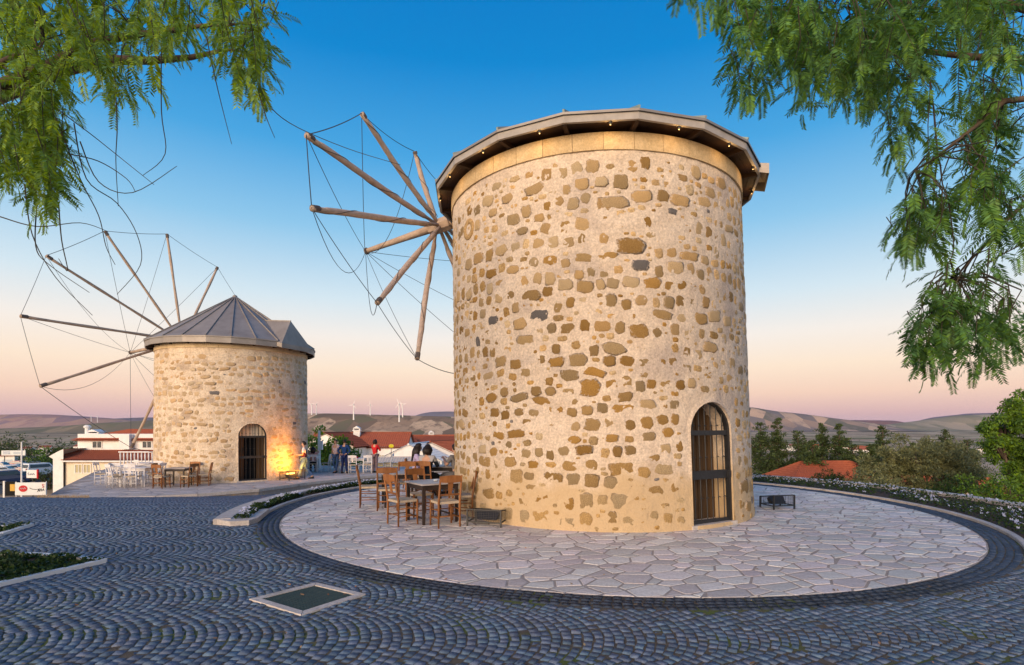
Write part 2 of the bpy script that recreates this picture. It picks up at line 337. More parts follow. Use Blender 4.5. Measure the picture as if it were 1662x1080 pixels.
vs = []; fs = []; nx, ny = 70, 60
for j in range(ny+1):
    for i in range(nx+1):
        x = -17.0+33*i/nx; y = -3+36*j/ny; vs.append((x, y, g(x, y)-.006))
for j in range(ny):
    for i in range(nx):
        x = -17.0+33*(i+.5)/nx; y = -3+36*(j+.5)/ny
        if math.hypot(x-PC[0], y-PC[1]) < 5.6 or y > 29.5 or (x > 1 and y > 13) or (x > 10.5): continue
        a = j*(nx+1)+i; fs.append((a, a+1, a+nx+2, a+nx+1))
road = MB().add(vs, fs).build('cobbled_road', M['moss'], kind='structure')
def arrays_mesh(name, V, Q, m):
    me = bpy.data.meshes.new(name); me.vertices.add(len(V)); me.vertices.foreach_set('co', np.asarray(V, dtype=np.float32).ravel())
    Q = np.asarray(Q, dtype=np.int32); me.loops.add(Q.size); me.loops.foreach_set('vertex_index', Q.ravel())
    me.polygons.add(len(Q)); me.polygons.foreach_set('loop_start', np.arange(len(Q), dtype=np.int32)*4)
    try: me.polygons.foreach_set('loop_total', np.full(len(Q), 4, dtype=np.int32))
    except Exception: pass
    me.materials.append(m); me.update(calc_edges=True); me.validate(); return me
SQ = np.array([[4,5,6,7],[0,1,5,4],[1,2,6,5],[2,3,7,6],[3,0,4,7]])
def setts_mesh(name, S, m):               # S rows: x,y,z,angle,len_u,len_v
    V = np.zeros((len(S), 8, 3)); cs = np.array([(-1,-1),(1,-1),(1,1),(-1,1)])*.5
    for k in range(8):
        c = cs[k % 4]; top = k >= 4; sh = .93 if top else 1.0
        jx = RNG.normal(0, .004, len(S)); jy = RNG.normal(0, .004, len(S))
        u = c[0]*S[:,4]*sh+jx; v = c[1]*S[:,5]*sh+jy
        V[:,k,0] = S[:,0]+u*np.cos(S[:,3])-v*np.sin(S[:,3]); V[:,k,1] = S[:,1]+u*np.sin(S[:,3])+v*np.cos(S[:,3])
        V[:,k,2] = S[:,2]+(RNG.normal(0, .0013, len(S)) if top else -.035)
    Q = (np.arange(len(S))[:,None,None]*8+SQ[None]).reshape(-1, 4)
    return arrays_mesh(name, V.reshape(-1, 3), Q, m)
def one_sett(name, m):
    return setts_mesh(name, np.array([[0,0,0,0,1.0,1.0]]), m)
# segmental-arc pattern: lanes run left-right, arcs bulge towards +u
LA = R_(7); LW = 1.15; AR = .86; ca, sa = math.cos(LA), math.sin(LA)
S = []
for lane in range(-7, 32):
    v0 = lane*LW; off = random.random()*.1
    for k in range(-235, 215):
        u0 = k*.090+off; half = math.asin(LW/2/AR); n = 13
        for q in range(n):
            th = -half+2*half*(q+.5+random.uniform(-.1,.1)+.25*(k%3-1))/n
            u = u0+AR*(math.cos(th)-math.cos(half))+random.gauss(0,.004); v = v0+AR*math.sin(th)
            x = u*ca-v*sa; y = u*sa+v*ca
            if not(-16.8 < x < 10.3 and 2.6 < y < 29): continue
            if x > 3 and y > 9.5: continue
            if abs(x)/max(y, .1) > 1.12 or blocked(x, y): continue
            S.append((x, y, g(x, y)+random.gauss(0, .0025), LA+th, .090*math.cos(th)-.008+random.uniform(-.010,.004), .086+random.uniform(-.016,.006)))
S = np.array(S)
ordr = np.argsort(np.hypot(S[:,0], S[:,1]-1.0)+ (np.abs(S[:,0]/S[:,1]) > .97)*50); S = S[ordr]
big, rest = S[:300], S[300:]
SV = [one_sett('sett', M['sett']) for _ in range(8)]
for s in big:
    o = link('sett', random.choice(SV), road, loc=(s[0], s[1], s[2]), rot=(0, 0, s[3])); o.scale = (s[4], s[5], 1)
link('setts', setts_mesh('setts', rest, M['sett']), road, kind='stuff')
# ------------------------------------------------------------------ round pavement of the near mill
vs = [(PC[0]+r*math.cos(a), PC[1]+r*math.sin(a), -.003) for r in (1.0, FLAG_R+.012) for a in [2*math.pi*j/96 for j in range(96)]]
plaza = MB().add(vs, [(j, (j+1)%96, 96+(j+1)%96, 96+j)[::-1] for j in range(96)]).build('round_pavement', M['joint'], kind='structure')
def clip(P, nx_, ny_, d):                 # keep the side n.p <= d
    o = []; n = len(P)
    for i in range(n):
        a, b = P[i], P[(i+1)%n]; da = nx_*a[0]+ny_*a[1]-d; db = nx_*b[0]+ny_*b[1]-d
        if da <= 0: o.append(a)
        if da*db < 0: t = da/(da-db); o.append((a[0]+(b[0]-a[0])*t, a[1]+(b[1]-a[1])*t))
    return o
def crazy(r0, r1, n, stretch=.72, circ=True, poly=None, seed=3, ang=.5):
    rg = np.random.default_rng(seed); ca_, sa_ = math.cos(ang), math.sin(ang); pts = []; AA = np.zeros((n+1, 2))
    if circ: bx0, bx1, by0, by1 = -r1-.3, r1+.3, -r1-.3, r1+.3
    else:
        bx0 = min(p[0] for p in poly)-.4; bx1 = max(p[0] for p in poly)+.4; by0 = min(p[1] for p in poly)-.4; by1 = max(p[1] for p in poly)+.4
    tries = 0
    while len(pts) < n and tries < n*60:
        tries += 1; x = rg.uniform(bx0, bx1); y = rg.uniform(by0, by1)
        if circ and not(r0 < math.hypot(x, y) < r1+.1): continue
        if not circ and not inpoly(x, y, poly): continue
        md = (.17+.13*rg.random())*(1 if circ else 2.0)
        u, v = (x*ca_+y*sa_)*stretch, -x*sa_+y*ca_
        if len(pts) and (((AA[:len(pts)]-(u, v))**2).sum(1) < md*md).any(): continue
        AA[len(pts)] = (u, v); pts.append((u, v))
    A = np.array(pts); cells = []; WT = rg.uniform(0, 1, len(A))**2*(.035 if circ else .1)
    for i in range(len(A)):
        d = np.hypot(A[:,0]-A[i,0], A[:,1]-A[i,1]); nb = np.argsort(d)[1:22]
        P = [(A[i,0]-.9, A[i,1]-.9), (A[i,0]+.9, A[i,1]-.9), (A[i,0]+.9, A[i,1]+.9), (A[i,0]-.9, A[i,1]+.9)]
        for j in nb:
            nxx, nyy = A[j]-A[i]; w = .5+(WT[i]-WT[j])/(2*max(.01, nxx*nxx+nyy*nyy)); m_ = A[i]+(A[j]-A[i])*w
            P = clip(P, nxx, nyy, nxx*m_[0]+nyy*m_[1])
            if len(P) < 3: break
        if len(P) < 3: continue
        P = [(p[0]/stretch*ca_-p[1]*sa_, p[0]/stretch*sa_+p[1]*ca_) for p in P]
        if circ:
            c = (sum(p[0] for p in P)/len(P), sum(p[1] for p in P)/len(P)); a0 = math.atan2(c[1], c[0])
            for da in (-.1, -.05, 0, .05, .1): P = clip(P, math.cos(a0+da), math.sin(a0+da), r1) if len(P) > 2 else P
        # drop tiny edges, shrink for the joint
        Q = []
        for p in P:
            if not Q or math.hypot(p[0]-Q[-1][0], p[1]-Q[-1][1]) > .06: Q.append(p)
        if len(Q) < 3: continue
        cells.append(Q)
    return cells
def inset(P, d):
    cx = sum(p[0] for p in P)/len(P); cy = sum(p[1] for p in P)/len(P); n = len(P); out = []
    ar = sum(P[i][0]*P[(i+1)%n][1]-P[(i+1)%n][0]*P[i][1] for i in range(n)); sgn = 1 if ar > 0 else -1
    for i in range(n):
        a, b, c = P[i-1], P[i], P[(i+1)%n]
        e1 = Vector((b[0]-a[0], b[1]-a[1])).normalized(); e2 = Vector((c[0]-b[0], c[1]-b[1])).normalized()
        n1 = Vector((-e1.y, e1.x))*sgn; n2 = Vector((-e2.y, e2.x))*sgn; bi = n1+n2
        k = d/max(.35, (1+n1.dot(n2))/2*1.0)/2 if bi.length > 1e-6 else 0
        out.append((b[0]+bi.x*k, b[1]+bi.y*k))
    return out
def stone_slab(mbx, P, z, c=(0,0), zb=-.03):
    P2 = inset(P, .015); P3 = inset(P, .020); n = len(P)
    vs = [(p[0]-c[0], p[1]-c[1], zb) for p in P2]+[(p[0]-c[0], p[1]-c[1], z-.003) for p in P2]+[(p[0]-c[0], p[1]-c[1], z) for p in P3]
    fs = [(i, (i+1)%n, n+(i+1)%n, n+i) for i in range(n)]+[(n+i, n+(i+1)%n, 2*n+(i+1)%n, 2*n+i) for i in range(n)]+[tuple(range(2*n, 3*n))]
    mbx.add(vs, fs)
cells = crazy(2.7, FLAG_R, 2000, seed=5)
def near_key(P):
    cx = PC[0]+sum(p[0] for p in P)/len(P); cy = PC[1]+sum(p[1] for p in P)/len(P); n = len(P)
    ar = abs(sum(P[i][0]*P[(i+1)%n][1]-P[(i+1)%n][0]*P[i][1] for i in range(n)))
    hid = 40 if (cy > PC[1]+1 and abs((cx-PC[0])) < 2.6) else 0
    return cy*cy*cy/max(.01, ar)**.5+hid*100
cells.sort(key=near_key); jb = MB()
for i, P in enumerate(cells):
    z = random.gauss(.0025, .001)
    if i < 300:
        c = (sum(p[0] for p in P)/len(P), sum(p[1] for p in P)/len(P)); m1 = MB(); stone_slab(m1, P, 0, c)
        m1.build('flagstone', M['flag'], plaza, loc=(PC[0]+c[0], PC[1]+c[1], z))
    else: stone_slab(jb, [(p[0]+PC[0], p[1]+PC[1]) for p in P], z)
jb.build('flagstones', M['flag'], plaza, kind='stuff')
# dark ring of setts round it
S = []
MB().add([(PC[0]+r*math.cos(a), PC[1]+r*math.sin(a), -.007) for r in (FLAG_R+.013, RING_R+.03) for a in [2*math.pi*j/96 for j in range(96)]], [(j, (j+1)%96, 96+(j+1)%96, 96+j)[::-1] for j in range(96)]).build('ring_bedding', M['moss'], plaza)
for row in range(4):
    r = FLAG_R+.058+row*.090; n = int(2*math.pi*r/.104)
    for k in range(n):
        a = 2*math.pi*(k+.5*(row%2)+random.uniform(-.1,.1))/n; x = PC[0]+r*math.cos(a); y = PC[1]+r*math.sin(a)
        S.append((x, y, random.gauss(.002,.003), a, .080+random.uniform(-.008,.005), .094+random.uniform(-.012,.008)))
S = np.array(S); S = S[np.argsort(np.hypot(S[:,0]-.8, S[:,1]))]
RV = [one_sett('ring_sett', M['sett_dark']) for _ in range(6)]
for s in S[:300]:
    o = link('ring_sett', random.choice(RV), plaza, loc=(s[0], s[1], s[2]), rot=(0, 0, s[3])); o.scale = (s[4], s[5], 1)
link('ring_setts', setts_mesh('ring_setts', S[300:], M['sett_dark']), plaza, kind='stuff')
# ------------------------------------------------------------------ planting bed round the back of the pavement
bed = empty('flower_bed', (PC[0], PC[1], 0), label='curved flower bed with pale stone kerbs around the back of the round pavement', cat='flower bed')
def arcband(name, r0f, r1f, z0f, z1f, m, a0, a1, n=110, parent=bed, gap=0):
    seg = MB(); 
    A = [a0+(a1-a0)*i/n for i in range(n+1)]; vs = []; fs = []
    for a in A:
        c, s = math.cos(a), math.sin(a); r0, r1 = r0f(a), r1f(a); zl, zh = z0f(a), z1f(a)
        vs += [(r0*c, r0*s, zl), (r0*c, r0*s, zh-.012), ((r0+.012)*c, (r0+.012)*s, zh), ((r1-.012)*c, (r1-.012)*s, zh), (r1*c, r1*s, zh-.012), (r1*c, r1*s, zl)]
    for i in range(n):
        for k in range(5): fs.append((i*6+k, (i+1)*6+k, (i+1)*6+k+1, i*6+k+1))
    fs += [(0,1,2,3,4,5)[::-1], tuple(n*6+k for k in range(6))]
    return seg.add(vs, fs).build(name, m, parent)
A0, A1 = BED0+.01, BED1-.01
zlow = lambda a: g(PC[0]+8*math.cos(a), PC[1]+8*math.sin(a))-.25
nk = 30
for i in range(nk):                        # kerb in separate stones
    a, b = A0+(A1-A0)*i/nk, A0+(A1-A0)*(i+1)/nk
    arcband('inner_kerb_stone', lambda a: RING_R+.02, lambda a: KERB_R, lambda a: -.1, lambda a: .045, M['kerb'], a+.0008, b-.0008, n=4)
    arcband('outer_kerb_stone', lambda a: rin(a), lambda a: rin(a)+.30, zlow, lambda a: .10, M['kerb'], a+.0008, b-.0008, n=4)
arcband('soil', lambda a: KERB_R-.01, lambda a: rin(a)+.01, lambda a: -.3, lambda a: .02, M['soil'], A0+.01, A1-.012)
# pale slab that ends the bed on the left
pe = [(rr*math.cos(a), rr*math.sin(a)) for rr, a in ((RING_R+.02, A1-.16), (RING_R+.02, A1), (7.2, A1+.035), (7.5, A1+.035), (rin(A1)+.3, A1-.01), (rin(A1)+.3, A1-.16))]
MB().prism(pe, -.3, .085).build('end_slab', M['kerb'], bed)
def leafbits(n, fn, size, asp=.45, mats=None):
    V = np.zeros((n, 4, 3)); 
    for i in range(n):
        p, s = fn(); d = Vector((random.gauss(0,1), random.gauss(0,1), random.gauss(.3,.7))).normalized(); e = d.orthogonal(); e.rotate(Matrix.Rotation(random.random()*6.28, 3, d)) if False else None
        e = d.cross(Vector((random.gauss(0,1), random.gauss(0,1), random.gauss(0,1)))).normalized()
        L_ = size*s*random.uniform(.6, 1.3); p = Vector(p)
        V[i] = [p-d*L_*.5, p+e*L_*asp*.5, p+d*L_*.5, p-e*L_*asp*.5]
    return V.reshape(-1, 3), np.arange(n*4).reshape(-1, 4)
def bedpt(a0=A0, a1=A1, zmax=.16):
    def f():
        while True:
            a = random.uniform(a0, a1); r = random.uniform(KERB_R+.04, rin(a)-.04)
            k = noise.noise((a*9, r*1.6, 3))
            if k > -.32: break
        return (r*math.cos(a), r*math.sin(a), .03+random.random()**.7*zmax*(.65+.6*k)), 1
    return f
V, Q = leafbits(20000, bedpt(), .06, .5); link('bed_foliage', arrays_mesh('bed_foliage', V, Q, M['leafdark']), bed, kind='stuff')
def flowerpt():
    while True:
        p, s = bedpt()(); x, y = p[0], p[1]; a = math.atan2(y, x); a = a if a > R_(-60) else a+6.283
        d = noise.noise((a*7, math.hypot(x, y)*1.3, 8))
        if d > -.05 - (.25 if a < .6 else 0): return (x, y, .10+random.random()*.09), 1
V = []; Q = []
for i in range(1300):
    p, _ = flowerpt(); k = 5; nrm = Vector((random.gauss(0,.5), random.gauss(-.4,.5), 1)).normalized(); e = nrm.orthogonal().normalized(); h = nrm.cross(e); r = random.uniform(.014, .026); P = Vector(p)
    for q in range(4):
        t = 6.283*q/4+.3; d1 = e*math.cos(t)+h*math.sin(t); d2 = e*math.cos(t+.9)+h*math.sin(t+.9); b = len(V)
        V += [P, P+d1*r, P+(d1+d2)*r*.75+nrm*.004, P+d2*r]; Q.append((b, b+1, b+2, b+3))
link('bed_flowers', arrays_mesh('bed_flowers', np.array(V), Q, M['petal']), bed, kind='stuff')
# ------------------------------------------------------------------ two planted triangles at the left edge
for nm, P, lab in (('a', BEDA, 'pointed planting bed with white kerb and dark groundcover nearest the camera'), ('b', BEDB, 'small planting bed tip with white kerb further up the road')):
    r = empty('planting_bed', (0,0,0), label=lab, cat='planting bed'); n = len(P); kb = MB()
    for i in range(n):
        a, b = P[i], P[(i+1)%n]; kb = MB(); d = (b-a).normalized()*.002; kb.bar(a+d, b-d, .085, .09+.004*i); kb.build('kerb_stone', M['white'], r)
    MB().prism([(p.x, p.y) for p in P], -.1, .018).build('soil', M['soil'], r)
    def pt():
        while True:
            x = random.uniform(min(p.x for p in P), max(p.x for p in P)); y = random.uniform(min(p.y for p in P), max(p.y for p in P))
            if inpoly(x, y, P) and x > -9.5 and noise.noise((x*2.2, y*2.2, 1)) > -.42: return (x, y,   .02+random.random()*.075*(.6+noise.noise((x*3, y*3, 0)))), 1
    V, Q = leafbits(6500 if nm == 'a' else 2500, pt, .065, .55); link('groundcover', arrays_mesh('groundcover', V, Q, M['leafdark']), r, kind='stuff')
# ------------------------------------------------------------------ drain with slotted cover and pale frame
dr = empty('drain_cover', (0,0,0), label='square dark green slotted drain cover set in a pale stone frame', cat='drain cover')
cen = sum(GR, Vector())/4
for i in range(4):
    a, b = GR[i], GR[(i+1)%4]; ia, ib = a+(cen-a)*.2, b+(cen-b)*.2
    k = .004; dd = (b-a).normalized()*k
    vs = [(a+dd), (b-dd), (ib-dd*.8), (ia+dd*.8)]; MB().add([(v.x, v.y, -.05) for v in vs]+[(v.x, v.y, .012) for v in vs], [(3,2,1,0),(4,5,6,7),(0,1,5,4),(1,2,6,5),(2,3,7,6),(3,0,4,7)]).build('frame_stone', M['kerb'], dr)
I = [a+(cen-a)*.215 for a in GR]
MB().add([(v.x, v.y, -.045) for v in I], [(0,1,2,3)]).build('pit', M['dark'], dr)
M['grate'] = mat('grate', (.032,.05,.038), (.02,.032,.024), 12, .55, .001, 50)
for k in range(17):
    t0, t1 = (k+.12)/17, (k+.88)/17
    p = [I[0].lerp(I[3], t0), I[1].lerp(I[2], t0), I[1].lerp(I[2], t1), I[0].lerp(I[3], t1)]
    MB().add([(v.x, v.y, -.04) for v in p]+[(v.x, v.y, .004) for v in p], [(3,2,1,0),(4,5,6,7),(0,1,5,4),(1,2,6,5),(2,3,7,6),(3,0,4,7)]).build('slat', M['grate'], dr)
# ------------------------------------------------------------------ raised terrace of the far mill
terr = MB().prism([(p.x, p.y) for p in TERR], -1.6, TZ-.007).build('terrace', M['joint'], kind='structure')
cells = crazy(0, 0, 900, stretch=.8, circ=False, poly=[(p.x, p.y) for p in TERR], seed=9, ang=1.1); tm = MB(); nq = 0
cells = [[(max(-25, min(-2, p[0])), p[1]) for p in P] for P in cells if all(inpoly(p[0], p[1], [(q.x, q.y) for q in TERR]) for p in P)]
cells.sort(key=lambda P: sum(p[1] for p in P)/len(P))
for i, P in enumerate(cells):
    if i < 140:
        c = (sum(p[0] for p in P)/len(P), sum(p[1] for p in P)/len(P)); m1 = MB(); stone_slab(m1, P, 0, c); m1.build('paving_stone', M['terr'], terr, loc=(c[0], c[1], TZ+random.gauss(0,.002)))
    else: stone_slab(tm, P, TZ, zb=TZ-.03)
tm.build('paving_stones', M['terr'], terr, kind='stuff')
# kerb band along its front edge, then the rubble face below it
fe = TERR[:11]
for i in range(len(fe)-1):
    a, b = fe[i], fe[i+1]; d = (b-a).normalized(); nrm = Vector((-d.y, d.x, 0)); L_ = (b-a).length; k = max(1, int(L_/1.3))
    for q in range(k):
        p0, p1 = a.lerp(b, q/k), a.lerp(b, (q+1)/k)
        MB().bar(p0+d*.006+nrm*.16+Vector((0,0,-.045)), p1-d*.006+nrm*.16+Vector((0,0,-.045)), .42, .11+.003*(q%2)).build('edge_stone', M['kerb'], terr)
wall_pts = fe[3:11]
for i in range(len(wall_pts)-1):
    a, b = wall_pts[i], wall_pts[i+1]; d = (b-a).normalized(); nrm = Vector((-d.y, d.x, 0)); L_ = (b-a).length; t = 0
    MB().bar(a+nrm*.19+Vector((0,0,-.5)), b+nrm*.19+Vector((0,0,-.5)), .3, .8).build('wall_core', M['mortar'], terr)
    for row in range(2):
        t = random.uniform(0,.2)
        while t < L_-.12:
            w = min(random.uniform(.28,.6), L_-t); h = .2+random.uniform(-.02,.03); c = a+d*(t+w/2)+nrm*.045+Vector((0,0,-.11-h/2-row*.23))
            m1 = MB(); hw, hh = w/2-.012, h/2
            pts = [(-hw, -hh*.7), (-hw*.7, -hh), (hw*.8, -hh), (hw, -hh*.6), (hw, hh*.75), (hw*.75, hh), (-hw*.8, hh), (-hw, hh*.65)]
            n8 = len(pts); vs = [d*p[0]+Vector((0,0,p[1]))+nrm*.06 for p in pts]+[d*p[0]+Vector((0,0,p[1]))-nrm*.015 for p in pts]+[d*p[0]*.8+Vector((0,0,p[1]*.75))-nrm*random.uniform(.025,.05) for p in pts]
            fs = [(j, (j+1)%n8, n8+(j+1)%n8, n8+j) for j in range(n8)]+[(n8+j, n8+(j+1)%n8, 2*n8+(j+1)%n8, 2*n8+j) for j in range(n8)]+[tuple(range(2*n8, 3*n8))]
            m1.add(vs, fs).build('wall_stone', M['stone_pale'] if random.random() < .8 else M['stone_big'], terr, loc=c); t += w+.02
# ================================================================== the windmills
def stone_variant(name, m, k, ring=False):
    rg = random.Random(k); n = 13; mbx = MB(); pw = rg.uniform(2.6, 6.5)
    rim = []
    for i in range(n):
        t = 2*math.pi*(i+rg.uniform(-.3,.3))/n; c, s = math.cos(t), math.sin(t)
        q = (abs(c)**pw+abs(s)**pw)**(-1/pw); rim.append((c*q*.5*rg.uniform(.82,1.06), s*q*.5*rg.uniform(.82,1.06)))
    vs = [(x*1.10, .05, z*1.10) for x, z in rim]+[(x*1.10, .014, z*1.10) for x, z in rim]+[(x*.84, -rg.uniform(.001,.005), z*.82) for x, z in rim]+[(x*.45, -rg.uniform(.002,.008), z*.45) for x, z in rim]+[(0, -.005, 0)]
    fs = []
    for r in range(3): fs += [(r*n+i, r*n+(i+1)%n, (r+1)*n+(i+1)%n, (r+1)*n+i) for i in range(n)]
    fs += [(3*n+i, 3*n+(i+1)%n, 4*n) for i in range(n)]
    me = mbx.add(vs, fs).mesh(name, m, True)
    at_ = me.attributes.new('rim', 'FLOAT', 'POINT'); at_.data.foreach_set('value', [1.0]*(2*n)+[.55]*n+[.1]*n+[0.0]); return me
def rim_mix(m, c, amt=.95, ns=26):         # mortar smeared raggedly over the edges of a stone
    t = m.node_tree; N = t.nodes; L = t.links; b = N['Principled BSDF']; src = b.inputs['Base Color'].links[0].from_socket
    at_ = N.new('ShaderNodeAttribute'); at_.attribute_name = 'rim'; co = N.new('ShaderNodeTexCoord')
    gi = N.new('ShaderNodeNewGeometry'); nz = N.new('ShaderNodeTexNoise'); nz.inputs['Scale'].default_value = ns; nz.inputs['Detail'].default_value = 5; nz.inputs['Roughness'].default_value = .7; L.new(gi.outputs['Position'], nz.inputs['Vector'])
    m1 = N.new('ShaderNodeMath'); m1.operation = 'MULTIPLY_ADD'; L.new(nz.outputs[0], m1.inputs[0]); m1.inputs[1].default_value = 2.4; m1.inputs[2].default_value = -1.2
    m2 = N.new('ShaderNodeMath'); m2.operation = 'ADD'; L.new(m1.outputs[0], m2.inputs[0]); L.new(at_.outputs['Fac'], m2.inputs[1])
    mr = N.new('ShaderNodeMapRange'); mr.interpolation_type = 'SMOOTHSTEP'; L.new(m2.outputs[0], mr.inputs[0]); mr.inputs[1].default_value = .58; mr.inputs[2].default_value = 1.08; mr.inputs[3].default_value = 0; mr.inputs[4].default_value = amt
    mx = N.new('ShaderNodeMix'); mx.data_type = 'RGBA'; L.new(mr.outputs[0], mx.inputs[0]); L.new(src, mx.inputs[6]); mx.inputs[7].default_value = (*c, 1); L.new(mx.outputs[2], b.inputs['Base Color'])
for k_ in ('stone', 'stone_pale', 'stone_grey'): rim_mix(M[k_], (.67,.55,.435))
rim_mix(M['stone_big'], (.55,.40,.25)); rim_mix(M['stone2'], (.68,.53,.37))
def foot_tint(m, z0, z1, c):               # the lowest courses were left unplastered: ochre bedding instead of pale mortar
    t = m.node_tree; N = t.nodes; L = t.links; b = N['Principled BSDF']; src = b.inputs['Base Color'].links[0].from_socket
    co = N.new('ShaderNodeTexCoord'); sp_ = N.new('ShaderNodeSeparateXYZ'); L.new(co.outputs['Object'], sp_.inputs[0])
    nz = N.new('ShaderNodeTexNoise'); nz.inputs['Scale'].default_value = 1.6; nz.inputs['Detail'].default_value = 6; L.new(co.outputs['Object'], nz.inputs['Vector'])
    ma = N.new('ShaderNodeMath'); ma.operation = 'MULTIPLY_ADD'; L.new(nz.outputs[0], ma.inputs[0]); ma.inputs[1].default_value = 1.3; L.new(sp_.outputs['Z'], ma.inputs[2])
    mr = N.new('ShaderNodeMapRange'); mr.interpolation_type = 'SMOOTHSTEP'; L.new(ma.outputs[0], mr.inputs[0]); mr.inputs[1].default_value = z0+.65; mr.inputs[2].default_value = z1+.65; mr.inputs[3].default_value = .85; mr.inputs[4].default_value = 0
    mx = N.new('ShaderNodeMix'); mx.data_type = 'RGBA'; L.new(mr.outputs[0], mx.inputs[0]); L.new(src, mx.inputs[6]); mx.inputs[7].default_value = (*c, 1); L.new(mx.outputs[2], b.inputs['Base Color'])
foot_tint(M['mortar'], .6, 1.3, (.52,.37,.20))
def rayhit(px, py, C, Rr):                # where a line of sight meets a mill's wall: angle, height
    d = Vector(((px-831)/F, 1.0)); c = Vector((C[0], C[1])); A = d.dot(d); B = d.dot(c); Cc = c.dot(c)-Rr*Rr
    t = (B-math.sqrt(max(0, B*B-A*Cc)))/A; p = d*t; return math.atan2(p.y-c.y, p.x-c.x), CH-(py-HZ)/F*t
def build_mill(C, zb, R0, R1, lean, H, door, n_st, mats, Re, rise, fas, tail_h, facet0, nf, wheel, labels, seed):
    rg = random.Random(seed)
    th_d, dw, dh, dz0 = door
    root = empty('windmill', (C[0], C[1], zb), label=labels['mill'], cat='windmill', group='stone windmills')
    thc = math.atan2(-C[1], -C[0])
    Rz = lambda z: R0+(R1-R0)*z/H
    def P(th, z, off=0): r = Rz(z)+off; return (lean*z+r*math.cos(th), r*math.sin(th), z)
    def in_door(th, z, m=0):
        s = ((th-th_d+math.pi) % (2*math.pi)-math.pi)*Rz(z); hw = dw/2+m
        if abs(s) > hw or z < dz0-m: return False
        sp_ = dh-dw/2
        return z < sp_ or s*s+(z-sp_)**2 < hw*hw
    # plastered wall with relief
    ths = []; a = thc-R_(105)
    while a < thc+R_(105): ths.append(a); a += .032/R0*(1 if n_st > 350 else 1.6)
    e = thc+R_(255); k = 40
    ths += [ths[-1]+(e-ths[-1])*(i+1)/k for i in range(k)][:-1]
    nz = int(H/(.034 if n_st > 350 else .055)); n = len(ths); vs = []
    for j in range(nz+1):
        z = H*j/nz
        for t in ths:
            x, y, _ = P(t, z); nn = noise.noise((x*7+seed, y*7, z*7))*.011+noise.noise((x*2, y*2, z*2))*.016+noise.noise((x*19, y*19, z*19))*.005
            if z < .9: nn += (.9-z)*.03
            vs.append(P(t, z, nn))
    fs = []
    for j in range(nz):
        zc = H*(j+.5)/nz
        for i in range(n):
            tc_ = ths[i]+((ths[(i+1)%n]-ths[i]) % (2*math.pi))/2
            if in_door(tc_, zc): continue
            fs.append((j*n+i, j*n+(i+1)%n, (j+1)*n+(i+1)%n, (j+1)*n+i))
    MB().add(vs, fs).build('wall', mats['mortar'], root, smooth=True)
    # doorway: reveal with arch, inner planks, iron gate
    sp_ = dh-dw/2; arc = [(-dw/2, dz0-.1)]+[(-dw/2, dz0+(sp_-dz0)*i/6) for i in range(7)]+[(dw/2*math.cos(math.pi-math.pi*i/14), sp_+dw/2*math.sin(math.pi*i/14)) for i in range(1, 14)]+[(dw/2, dz0+(sp_-dz0)*(6-i)/6) for i in range(7)]+[(dw/2, dz0-.1)]
    md = Matrix.Rotation(th_d+math.pi/2, 4, 'Z'); cx_ = lambda z: lean*z
    def D(s, dep, z):                      # door frame: s along wall, dep inwards from the flat face through the jambs
        r = math.sqrt(Rz(z)**2-(dw/2)**2); v = md @ Vector((s, -(r-dep), 0)); return (v.x+cx_(z), v.y, z)
    rv = MB(); m_ = len(arc); vs = []
    for s, z in arc:
        k = 1.0+.11/(dw/2); zz = z if z < sp_ else sp_+(z-sp_)*k
        rr_ = math.sqrt(max(.1, Rz(z)**2-(s*k)**2)); v = md @ Vector((s*k, -(rr_-.02), 0)); vs.append((v.x+cx_(z), v.y, zz))
    for s, z in arc:
        rr_ = math.sqrt(Rz(z)**2-s*s); v = md @ Vector((s, -(rr_+.014), 0)); vs.append((v.x+cx_(z), v.y, z))
    vs += [D(s, .55, z) for s, z in arc]
    fs = [(i, i+1, m_+i+1, m_+i) for i in range(m_-1)]+[(m_+i, m_+i+1, 2*m_+i+1, 2*m_+i) for i in range(m_-1)]
    rv.add(vs, fs).build('door_reveal', mats['mortar'], root)
    MB().add([D(-dw/2-.05, -.04, dz0-.1), D(dw/2+.05, -.04, dz0-.1), D(dw/2+.05, .6, dz0-.1), D(-dw/2-.05, .6, dz0-.1), D(-dw/2-.05, -.04, dz0), D(dw/2+.05, -.04, dz0), D(dw/2+.05, .6, dz0), D(-dw/2-.05, .6, dz0)], [(4,5,6,7),(0,1,5,4),(1,2,6,5),(3,0,4,7)]).build('threshold', M['kerb'], root)
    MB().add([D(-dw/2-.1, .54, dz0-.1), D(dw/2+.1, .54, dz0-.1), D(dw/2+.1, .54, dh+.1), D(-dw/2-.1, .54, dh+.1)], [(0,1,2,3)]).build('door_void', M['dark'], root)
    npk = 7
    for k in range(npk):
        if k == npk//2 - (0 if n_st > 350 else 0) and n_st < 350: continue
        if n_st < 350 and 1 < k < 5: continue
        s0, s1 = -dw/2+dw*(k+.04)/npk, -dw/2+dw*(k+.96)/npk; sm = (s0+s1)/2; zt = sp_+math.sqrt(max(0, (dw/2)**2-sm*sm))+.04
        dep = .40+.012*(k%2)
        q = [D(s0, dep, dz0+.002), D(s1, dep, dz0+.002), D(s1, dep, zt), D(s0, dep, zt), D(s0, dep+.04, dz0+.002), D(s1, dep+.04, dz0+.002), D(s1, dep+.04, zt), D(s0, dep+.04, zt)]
        MB().add(q, [(0,1,2,3),(1,5,6,2),(4,0,3,7),(3,2,6,7)]).build('door_plank', M['plank'], root)
